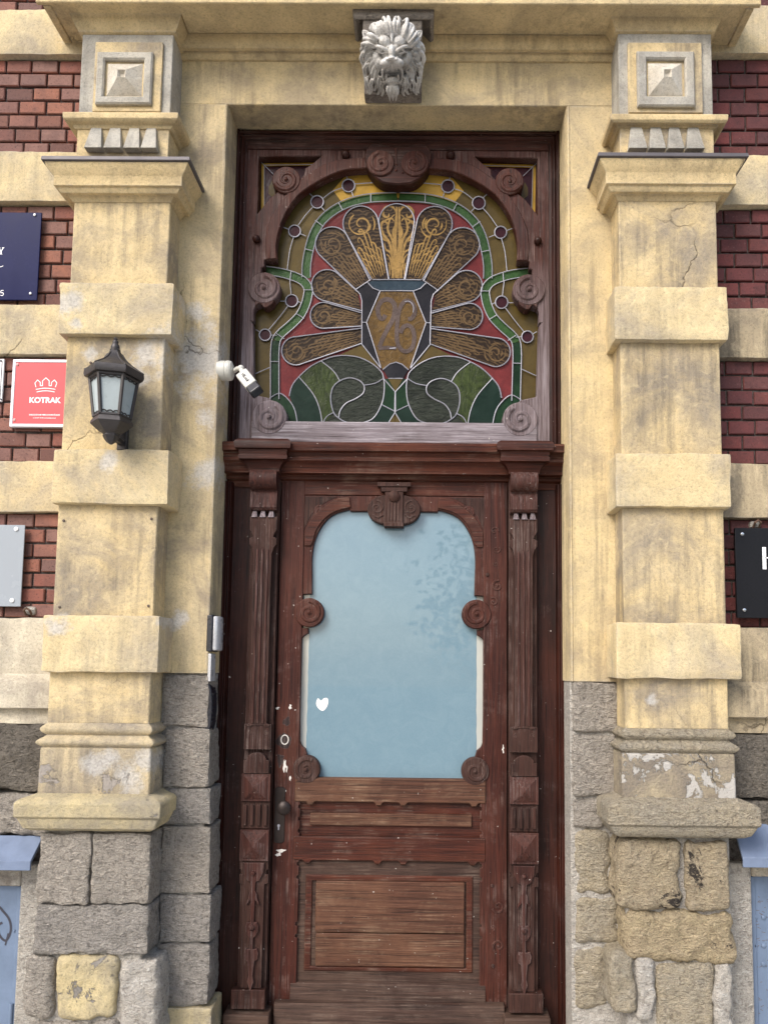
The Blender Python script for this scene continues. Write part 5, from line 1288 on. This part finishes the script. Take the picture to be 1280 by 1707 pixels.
        # mane locks down the side
        for (pts, r) in (([(330, 640), (420, 640), (470, 720), (430, 800)], 46), ([(310, 690), (390, 700), (430, 780), (470, 860)], 40), ([(300, 760), (380, 800), (400, 900), (440, 960)], 40), ([(290, 830), (360, 880), (360, 980), (410, 1060)], 42),
                          ([(280, 900), (330, 980), (330, 1080), (400, 1180)], 42), ([(250, 960), (300, 1060), (310, 1160), (330, 1270)], 40), ([(380, 940), (430, 1000), (430, 1100), (420, 1220)], 36), ([(220, 1030), (260, 1140), (250, 1250), (290, 1350)], 40),
                          ([(180, 1130), (220, 1230), (200, 1330), (240, 1410)], 38), ([(150, 1200), (170, 1300), (150, 1380), (180, 1430)], 32), ([(300, 1180), (340, 1270), (330, 1350), (370, 1410)], 36), ([(430, 760), (480, 850), (450, 950), (460, 1010)], 32), ([(400, 1150), (400, 1250), (380, 1330), (400, 1390)], 30)):
            d0 = .062 + rr0.uniform(-.008, .014)
            lock([(x(p[0]), p[1], d0 - .012 * i + rr0.uniform(-.004, .008)) for i, p in enumerate(pts)], r)
            lock([(x(p[0] + 22), p[1] + 14, d0 + .014 - .012 * i) for i, p in enumerate(pts)], r * .40)
            lock([(x(p[0] - 20), p[1] - 6, d0 + .014 - .012 * i) for i, p in enumerate(pts)], r * .38)
        for q in (15, 62): lock([(x(q), 1300, .098), (x(q + 16), 1380, .094), (x(q - 8), 1450, .078), (x(q - 16), 1520, .06)], 30)
    B(628, 815, .112, 60, 150, .044)              # bridge of the nose
    B(628, 905, .146, 66, 42, .026)               # nose tip
    lock([(628, 500, .118), (628, 580, .128), (628, 660, .134)], 30)
    B(628, 1225, .080, 122, 66, .038)             # lower jaw
    lock([(536, 1205, .096), (628, 1185, .112), (720, 1205, .096)], 20, False)
    B(628, 1300, .075, 85, 70, .030)
    o = mb.build('lion_head', M['lion_stone'], None, 0, smooth=180)
    rm = o.modifiers.new('remesh', 'REMESH'); rm.mode = 'VOXEL'; rm.voxel_size = .0021; rm.use_smooth_shade = True
    sm = o.modifiers.new('smooth', 'SMOOTH'); sm.factor = .5; sm.iterations = 2
    return o
lion_o = lion()
lion_o['label'] = 'snarling white stone lion head with flowing mane above the door'; lion_o['category'] = 'sculpture'
# pupils and nostrils are cut as shallow dark hollows: small recessed discs of bare stone belong to the head
pass

# ================================================================ WALL LANTERN
M['lantern'] = plain('black_bronze', (.055, .050, .050), .45, .5, .35, 50, .15)
M['lantern_glass'] = plain('dusty_lantern_glass', (.34, .39, .40), .3, 0, .25, 12, .05, .4)
M['bulb'] = plain('white_bulb', (.75, .75, .72), .3)
LY = -.128 - .125
px0 = 190
lzx = lambda py: wz(190, py, LY)
lxc = wx(190, 640, LY)
lan = thing('wall_lantern', 'black hexagonal wall lantern with dusty glass on the left pilaster', 'lantern', (lxc, LY, lzx(700)))
hexr = lambda px: .95 * px / (FPX / (CD + LY))
HROT = 14
def hexl(mb, prof): return mb.lathe(prof, (lxc, LY, 0), 6, 'z', 0, R(HROT))
mb = MB(); hexl(mb, [(hexr(50), lzx(632)), (hexr(52), lzx(627)), (hexr(51), lzx(620)), (hexr(42), lzx(615)), (hexr(30), lzx(608)), (hexr(19), lzx(599.5)), (hexr(12), lzx(590)), (hexr(8.5), lzx(584))])
for a in range(6):
    an = R(60 * a + HROT); mb.tube([(lxc + hexr(q) * math.cos(an), LY + hexr(q) * math.sin(an), lzx(py)) for q, py in ((51, 620.5), (42, 615.5), (30, 608.5), (19, 600), (12, 590.5))], .004, 6)
roof = mb.build('roof', M['lantern'], lan, .001)
MB().lathe([(hexr(r_), lzx(py)) for r_, py in ((9, 587), (9.5, 584), (7.5, 582), (8, 579), (6.5, 575), (5, 573), (5.5, 571), (4.5, 568.5), (3, 567.5), (4, 565.5), (2.5, 563), (.5, 562))], (lxc, LY, 0), 16).build('finial', M['lantern'], roof, 0)
mb = MB()
top, bot = (hexr(41), lzx(632)), (hexr(31), lzx(697))
for a in range(6):
    an, an2 = R(60 * a + HROT), R(60 * a + 60 + HROT)
    pt = lambda rr, z, q: (lxc + rr * math.cos(q), LY + rr * math.sin(q), z)
    mb.tube([pt(top[0], top[1], an), pt(bot[0], bot[1], an)], .0075, 6)
    mb.tube([pt(top[0], top[1] - .004, an), pt(top[0], top[1] - .004, an2)], .007, 6)
    mb.tube([pt(bot[0], bot[1], an), pt(bot[0], bot[1], an2)], .006, 6)
    # scalloped edge under the roof and above the foot
    for (rr, z, sg) in ((top[0] * .985, top[1] - .012, -1), (bot[0] * 1.0, bot[1] + .008, 1)):
        A, Bq = Vector(pt(rr, z, an)), Vector(pt(rr, z, an2))
        mb.tube([A.lerp(Bq, i / 12) + Vector((0, 0, sg * .006 * abs(math.sin(i / 12 * math.pi * 3)))) for i in range(13)], .003, 5)
cage = mb.build('cage', M['lantern'], lan, 0)
for a in range(6):
    an, an2 = R(60 * a + HROT), R(60 * a + 60 + HROT); q = .97
    v = [(lxc + r_ * q * math.cos(t_), LY + r_ * q * math.sin(t_), z) for (r_, z, t_) in ((bot[0], bot[1], an), (bot[0], bot[1], an2), (top[0], top[1], an2), (top[0], top[1], an))]
    MB().add(v, [(0, 1, 2, 3)]).build('glass_pane', M['lantern_glass'], lan, 0)
mb = MB(); hexl(mb, [(hexr(31), lzx(697)), (hexr(36), lzx(704)), (hexr(37), lzx(708)), (hexr(30), lzx(714)), (hexr(22), lzx(720)), (hexr(16), lzx(723)), (hexr(14), lzx(725)), (hexr(15), lzx(727)), (hexr(12), lzx(733)), (hexr(7), lzx(738)), (hexr(2), lzx(741))])
mb.build('foot_cup', M['lantern'], lan, .001)
mb = MB(); mb.box(lxc - .020, lxc + .020, -.150, -.125, lzx(738), lzx(690)); mb.box(lxc - .012, lxc + .012, LY + .02, -.14, lzx(730), lzx(722)); mb.box(lxc - .028, lxc + .028, -.142, -.126, lzx(690), lzx(612)); mb.box(lxc - .012, lxc + .012, LY + .06, -.13, lzx(630), lzx(622))
mb.build('bracket', M['lantern'], lan, .003)

# ================================================================ SECURITY CAMERA
M['cam_white'] = plain('white_camera_plastic', (.56, .55, .50), .4, 0, .08, 20, .02)
M['cam_black'] = plain('black_camera_plastic', (.02, .02, .024), .2, 0, .1, 20, 0)
cy = .030; cz0 = wz(375, 618, cy)
scam = thing('security_camera', 'small white bullet security camera on the left door reveal', 'camera', (OXL, cy, cz0))
MB().lathe([(.042, -.01), (.042, .022), (.039, .026), (.043, .028), (.043, .038), (.041, .040), (.043, .042), (.038, .050), (.026, .055), (.010, .056)], (OXL, cy, cz0), 28, 'x').build('mount', M['cam_white'], scam, .001)
e = Vector((wx(402, 614, -.03), -.03, wz(402, 614, -.03)))
s0 = Vector((OXL + .06, cy, cz0))
MB().tube([s0, s0.lerp(e, .5) + Vector((0, 0, .004)), e], .010, 12).ball(e, (.014, .014, .014)).build('arm', M['cam_white'], scam, 0)
hd = Vector((wx(406, 626, -.04), -.04, wz(406, 626, -.04))); tl = Vector((wx(427, 652, -.095), -.095, wz(427, 652, -.095)))
ax = (tl - hd).normalized(); up_ = Vector((.2, -.93, -.25)); sd = ax.cross(up_).normalized(); up_ = sd.cross(ax).normalized()
def cbox(a, b, w, h, r=.006):
    mb = MB(); vs = []
    for t in (a, b):
        for (u, v) in ((-w, -h), (w, -h), (w, h), (-w, h)): vs.append(hd + ax * t + sd * u + up_ * v)
    return mb.add(vs, [(0, 1, 2, 3), (4, 5, 6, 7), (0, 1, 5, 4), (1, 2, 6, 5), (2, 3, 7, 6), (3, 0, 4, 7)])
Lb = (tl - hd).length
bodyc = cbox(-.008, Lb * .74, 0.027, .021).build('camera_body', M['cam_white'], scam, .006, 3)
cbox(Lb * .742, Lb + .012, 0.0265, .0205).build('lens_visor', M['cam_black'], scam, .006, 3)
MB().tube([e, hd], .011, 12).build('neck', M['cam_white'], scam, 0)
tx = bpy.data.curves.new('lettering', 'FONT'); tx.body = 'HiLook'; tx.size = .020; tx.align_x = 'CENTER'; tx.align_y = 'CENTER'; tx.extrude = .0003; tx.offset = .0006; tx.materials.append(M['cam_black'])
to = curve_to_mesh('lettering', tx)
ctr = hd + ax * (Lb * .34) + up_ * .0213
rotm = Matrix((ax, -sd if (ax.cross(-sd)).dot(up_) > 0 else sd, up_)).transposed()
to.matrix_world = Matrix.Translation(ctr) @ rotm.to_4x4()
mb_save = to.matrix_basis.copy(); attach(to, scam)

# ================================================================ PLAQUES
M['white_paint'] = plain('white_lettering', (.82, .82, .82), .4)
M['stud'] = plain('brushed_steel', (.62, .62, .62), .25, .9, .1, 80, .02)
M['navy'] = plain('navy_acrylic', (.010, .013, .060), .25, 0, .25, 6, 0, 0, .06)
M['red_sign'] = plain('red_sign_panel', (.58, .075, .085), .4, 0, .05, 8, 0, 0, .3)
M['alu'] = plain('aluminium_frame', (.68, .68, .72), .35, .2, .05, 30, .02)
M['grey_glass'] = plain('grey_acrylic', (.28, .31, .345), .25, 0, .06, 5, 0, 0, .3)
M['black_sign'] = plain('black_granite_sign', (.009, .009, .011), .4, 0, .5, 150, .03, 0, .2)
def stud(name, px, py, y, r, mat, parent, dome=.006):
    p = U(px, py, y); return MB().lathe([(r, .012), (r, -.002), (r * .85, -dome * .8), (r * .3, -dome)], (p[0], y, p[1]), 16, 'y').build(name, mat, parent, 0)
def prect(px0, py0, px1, py1, y): return wx(px0, (py0 + py1) / 2, y), wx(px1, (py0 + py1) / 2, y), wz((px0 + px1) / 2, py1, y), wz((px0 + px1) / 2, py0, y)
y = -.006
x0_, x1_, z0_, z1_ = prect(5, 354, 66, 500, y); x0_ = x1_ - .62
nav = thing('navy_plaque', 'dark navy blue acrylic plaque with white lettering on the upper left brickwork', 'plaque', ((x0_ + x1_) / 2, y, z0_))
MB().box(x0_, x1_, y, y + .008, z0_, z1_).build('panel', M['navy'], nav, .0015)
for (px, py) in ((59, 359), (52, 490)): stud('stud', px, py, y, .006, M['stud'], nav)
for zz_ in (359, 490):
    p = U(40, zz_, y); MB().lathe([(.006, .012), (.006, -.002), (.004, -.006)], (x0_ + .02, y, p[1]), 14, 'y').build('stud', M['stud'], nav, 0)
yy = y - .0006
yl = [(-4, 412.5), (1.2, 412.5), (1.2, 413.3), (.2, 413.5), (2.4, 418), (5, 413.5), (4, 413.3), (4, 412.5), (8, 412.5), (8, 413.3), (6.8, 413.5), (3.3, 419), (3.3, 423), (4.6, 423.4), (4.6, 424), (.2, 424), (.2, 423.4), (1.6, 423), (1.6, 419), (-2, 413.5), (-4, 413.3)]
MB().flat([U(a, b, yy) for a, b in yl], yy).build('lettering', M['white_paint'], nav, 0)
MB().ribbon([U(a, b, yy) for a, b in ((0, 445), (3, 444.5), (6, 443))], .003, yy).build('lettering', M['white_paint'], nav, 0)
MB().ribbon(spline([U(a, b, yy) for a, b in ((6.6, 484.2), (2.6, 484.4), (2.2, 488.4), (4.6, 487.6), (6.4, 489.6), (5.6, 492), (3.4, 492.8), (1.4, 491.8))], 3), .0027, yy).build('lettering', M['white_paint'], nav, 0)

y = -.010
x0_, x1_, z0_, z1_ = prect(19, 599, 133, 711.5, y)
red_t = thing('red_plaque', 'red company plaque with a white crown and lettering in an aluminium frame beside the lantern', 'plaque', ((x0_ + x1_) / 2, y, z0_))
o4 = lambda a, b, c, d: [(a, c), (b, c), (b, d), (a, d)]
fw = .013
MB().plate(o4(x0_, x1_, z0_, z1_), y, y + .02, [o4(x0_ + fw, x1_ - fw, z0_ + fw, z1_ - fw)], .002).build('frame', M['alu'], red_t, 0)
MB().box(x0_ + fw - .002, x1_ - fw + .002, y + .003, y + .012, z0_ + fw - .002, z1_ - fw + .002).build('panel', M['red_sign'], red_t, 0)
yp = y + .003
for (px, py) in ((30, 608), (25, 700)):
    p = U(px, py, yp); MB().ball((p[0], yp, p[1]), (.007, .005, .007)).build('screw_cap', plain('pink_screw_cap', (.70, .36, .34), .35), red_t, 0)
yy = yp - .0008
C2 = lambda X, Y: U(X / 9.846, 580 + Y / 9.846, yy)
cr_ = MB(); wS = .0052
for pts in (((595, 640), (580, 575), (622, 525), (668, 565), (668, 620), (705, 620), (705, 540), (760, 490), (815, 540), (812, 620), (848, 620), (855, 565), (900, 525), (940, 575), (915, 640)),):
    q = [C2(*p) for p in pts]
    for a_, b_2 in zip(q[:-1], q[1:]): cr_.ribbon([a_, b_2], wS * .62, yy)
    for p in q: cr_.flat(circle(p[0], p[1], wS * .31, 10), yy - .00005)
for Y_, w_ in ((672, 160), (715, 148)):
    cr_.ribbon(spline([C2(755 - w_, Y_ + 8), C2(755 - w_ * .4, Y_ - 8), C2(755, Y_ - 11), C2(755 + w_ * .4, Y_ - 8), C2(755 + w_, Y_ + 8)], 4), wS * .62, yy)
cr_.build('crown_emblem', M['white_paint'], red_t, 0)
p = C2(742, 862); text('lettering', 'KOTRAK', p[0], p[1], yy, .0335, M['white_paint'], red_t, bold=.0011, ext=.0003, sx=1.0)
p = C2(735, 1100); text('lettering', 'ZARZĄDZANIE NIERUCHOMOŚCIAMI', p[0], p[1], yy, .0077, M['white_paint'], red_t, bold=.0003, ext=.0003)
p = C2(735, 1150); text('lettering', 'tel. 22 217 18 40 | www.kotrak.com.pl', p[0], p[1], yy, .0062, M['white_paint'], red_t, bold=.0002, ext=.0003)

y = .006
x0_, x1_, z0_, z1_ = prect(-6, 598, 5.6, 669, y); x0_ = x1_ - .24
wp = thing('white_plaque', 'small white enamel plaque with black edging at the far left of the red plaque', 'plaque', ((x0_ + x1_) / 2, y, z0_))
MB().box(x0_, x1_, y, y + .01, z0_, z1_).build('panel', M['white_paint'], wp, .002)
MB().plate(o4(x0_ + .006, x1_ - .006, z0_ + .010, z1_ - .010), y - .0006, y + .001, [o4(x0_ + .010, x1_ - .010, z0_ + .014, z1_ - .014)], 0).build('border_line', M['black_paint'], wp, 0)
for py in (601, 666): stud('screw', 2.5, py, y, .0035, M['black_paint'], wp, .002)

y = -.008
x0_, x1_, z0_, z1_ = prect(5, 875, 38.5, 1011, y); x0_ = x1_ - .5
gp = thing('grey_plaque', 'plain grey acrylic plaque on round steel studs at the left edge', 'plaque', ((x0_ + x1_) / 2, y, z0_))
MB().box(x0_, x1_, y, y + .006, z0_, z1_).build('panel', M['grey_glass'], gp, .0015)
for (px, py) in ((28, 882), (21, 1001)): stud('stud', px, py, y, .0095, M['white_paint'], gp)
for zz_ in (882, 1001):
    p = U(28, zz_, y); MB().lathe([(.0095, .012), (.0095, -.002), (.006, -.006)], (x0_ + .025, y, p[1]), 14, 'y').build('stud', M['white_paint'], gp, 0)

y = -.030
x0_, x1_, z0_, z1_ = prect(1226, 880, 1275, 1030, y); x1_ = x0_ + .62
bp = thing('black_plaque', 'black granite plaque with a white letter H on the right brickwork', 'plaque', ((x0_ + x1_) / 2, y, z0_))
MB().box(x0_, x1_, y, y + .014, z0_, z1_).build('panel', M['black_sign'], bp, .0015)
for (px, py) in ((1236, 890.5), (1239.5, 1017)): stud('stud', px, py, y, .008, M['stud'], bp)
for py in (890.5, 1017):
    p = U(1236, py, y); MB().lathe([(.008, .03), (.008, -.002), (.005, -.006)], (x1_ - .03, y, p[1]), 14, 'y').build('stud', M['stud'], bp, 0)
lt = MB(); yy = y - .0006
lt.ribbon([U(1272.7, 912, yy), U(1273.7, 949, yy)], .0155, yy); lt.ribbon([U(1273, 930, yy), U(1291, 930, yy)], .004, yy); lt.ribbon([U(1292, 912, yy), U(1293, 949, yy)], .0155, yy)
lt.build('lettering', M['white_paint'], bp, 0)

# ================================================================ SMALL FITTINGS ON THE JAMB AND WALL
M['silver'] = plain('silver_plastic', (.55, .55, .56), .3, .3, .05, 20, 0)
M['blackplastic'] = plain('black_plastic', (.018, .019, .026), .3, 0, .2, 20, .02)
yy = .05
z0_, z1_ = wz(370, 1086, yy), wz(370, 1027, yy)
rd = thing('card_reader', 'silver and black card reader mounted on the left door reveal', 'card reader', (OXL, yy, z0_))
MB().box(OXL - .012, OXL + .012, yy - .055, yy + .045, z0_ - .002, z1_ + .002).build('back_plate', M['blackplastic'], rd, .004)
MB().vstrip([(OXL + .012, yy - .050), (OXL + .028, yy - .046), (OXL + .036, yy - .030), (OXL + .036, yy + .025), (OXL + .028, yy + .040), (OXL + .012, yy + .042)], z0_ + .003, z1_ - .003).build('cover', M['silver'], rd, .006, 3)
z0_, z1_ = wz(362, 1222, yy), wz(362, 1138, yy)
ic = thing('intercom', 'slim black intercom handset on the left door reveal below the card reader', 'intercom', (OXL, yy, z0_))
xs = OXL - .006
pr_ = [(0, 0), (.016, .004), (.026, .035), (.030, .09), (.029, .14), (.022, .185), (.012, .205), (0, .21)]
hh = (z1_ - z0_)
mb = MB(); n = len(pr_)
vs = [(xs + a * .85, yy - .05, z0_ + b / .21 * hh) for a, b in pr_] + [(xs + a * .85, yy + .028, z0_ + b / .21 * hh) for a, b in pr_]
mb.add(vs, [(i, (i + 1) % n, n + (i + 1) % n, n + i) for i in range(n)] + [tuple(range(n)), tuple(range(2 * n - 1, n - 1, -1))])
mb.build('handset', M['blackplastic'], ic, .003)
mb = MB()
for k in range(7): mb.box(xs + .020, xs + .0275, yy - .04, yy + .02, z0_ + hh * (.22 + k * .09), z0_ + hh * (.25 + k * .09))
mb.build('key_row', M['blackplastic'], ic, .001)
MB().box(OXL - .004, OXL + .010, yy - .05, yy + .02, z1_ + .006, wz(362, 1090, yy)).build('name_strip', M['silver'], ic, .002)
for (px, py, lab, yw) in ((47, 1019, 'rusty iron cramp in a mortar patch under the grey plaque', -.0), (1261, 873, 'rusty iron cramp above the black plaque', -.0)):
    p = U(px, py, .0); t = thing('wall_cramp', lab, 'bracket', (p[0], .02, p[1]))
    rock(MB(), p[0] - .028, p[0] + .028, .004, .05, p[1] - .018, p[1] + .022, .014, .008, int(px)).build('mortar_patch', M['mortar'], t, 0)
    MB().tube([(p[0] - .012, .01, p[1] - .016), (p[0] - .012, -.010, p[1] + .004), (p[0], -.014, p[1] + .012), (p[0] + .012, -.010, p[1] + .004), (p[0] + .012, .01, p[1] - .016)], .005, 6).build('iron_loop', M['rust'], t, 0)

# ================================================================ GROUND
M['paving'] = stone('grey_paving', (.58, .56, .52), (.64, .62, .57), (.35, .34, .31), .3)
M['asphalt'] = stone('asphalt', (.055, .055, .058), (.075, .074, .074), (.02, .02, .02), .4)
g = MB().box(-60, 60, -60, -4.2, -.42, ZG - .12).build('road', M['asphalt'], None, 0); g['kind'] = 'structure'
g = MB().box(-60, 60, -4.2, .5, -.3, ZG).build('pavement', M['paving'], None, 0); g['kind'] = 'structure'
g = MB().box(OXL - .1, OXR + .1, -.25, .34, ZG + .002, ZG + .021).build('doorstep', M['stone_grey'], None, .006); g['kind'] = 'structure'

# ================================================================ STREET TREE ACROSS THE ROAD (seen in the door pane)
M['bark'] = stone('bark', (.10, .075, .055), (.14, .11, .085), (.03, .024, .02), .8)
M['leaf'] = plain('leaves', (.055, .095, .030), .55, 0, .5, 3, 0)
tree = thing('street_tree', 'leafy street tree faintly reflected in the frosted door pane', 'tree', (1.9, -11.5, ZG - .12))
rnd = random.Random(21)
tk = MB(); tk.tube([(1.9, -11.5, -.15), (1.88, -11.5, 1.2), (1.95, -11.45, 2.6), (1.8, -11.4, 3.8), (1.7, -11.4, 5.4)], lambda t: .15 - .10 * t, 10)
tips = []
for k in range(11):
    z = 2.0 + k * .27; a = k * 2.4; L_ = 1.5 - .05 * k
    b = Vector((1.85, -11.45, z)); e_ = b + Vector((math.cos(a) * L_, math.sin(a) * L_ * .8, .45 + rnd.random() * .5)); m_ = b.lerp(e_, .5) + Vector((0, 0, .12))
    tk.tube([b, m_, e_], lambda t: .045 - .03 * t, 6); tips += [e_, m_, e_ + Vector((-.3, .1, -.25))]
tk.build('trunk', M['bark'], tree, 0)
cr = MB()
for c_ in tips + [Vector((.7, -11.2, 3.0)), Vector((.4, -11.2, 3.5)), Vector((.9, -11.2, 3.9)), Vector((.2, -11.2, 4.2))]:
    for q in range(48):
        p = c_ + Vector((0, 0, -.9)) + Vector((rnd.gauss(0, .26), rnd.gauss(0, .26), rnd.gauss(0, .20)))
        u = Vector((rnd.gauss(0, 1), rnd.gauss(0, 1), rnd.gauss(0, 1))).normalized(); v = u.cross(Vector((rnd.gauss(0, 1), rnd.gauss(0, 1), rnd.gauss(0, 1)))).normalized(); s_ = rnd.uniform(.035, .065)
        cr.add([p - u * s_ * 1.6, p + v * s_, p + u * s_ * 1.6, p - v * s_], [(0, 1, 2, 3)])
cr.build('crown', M['leaf'], tree, 0, smooth=0)
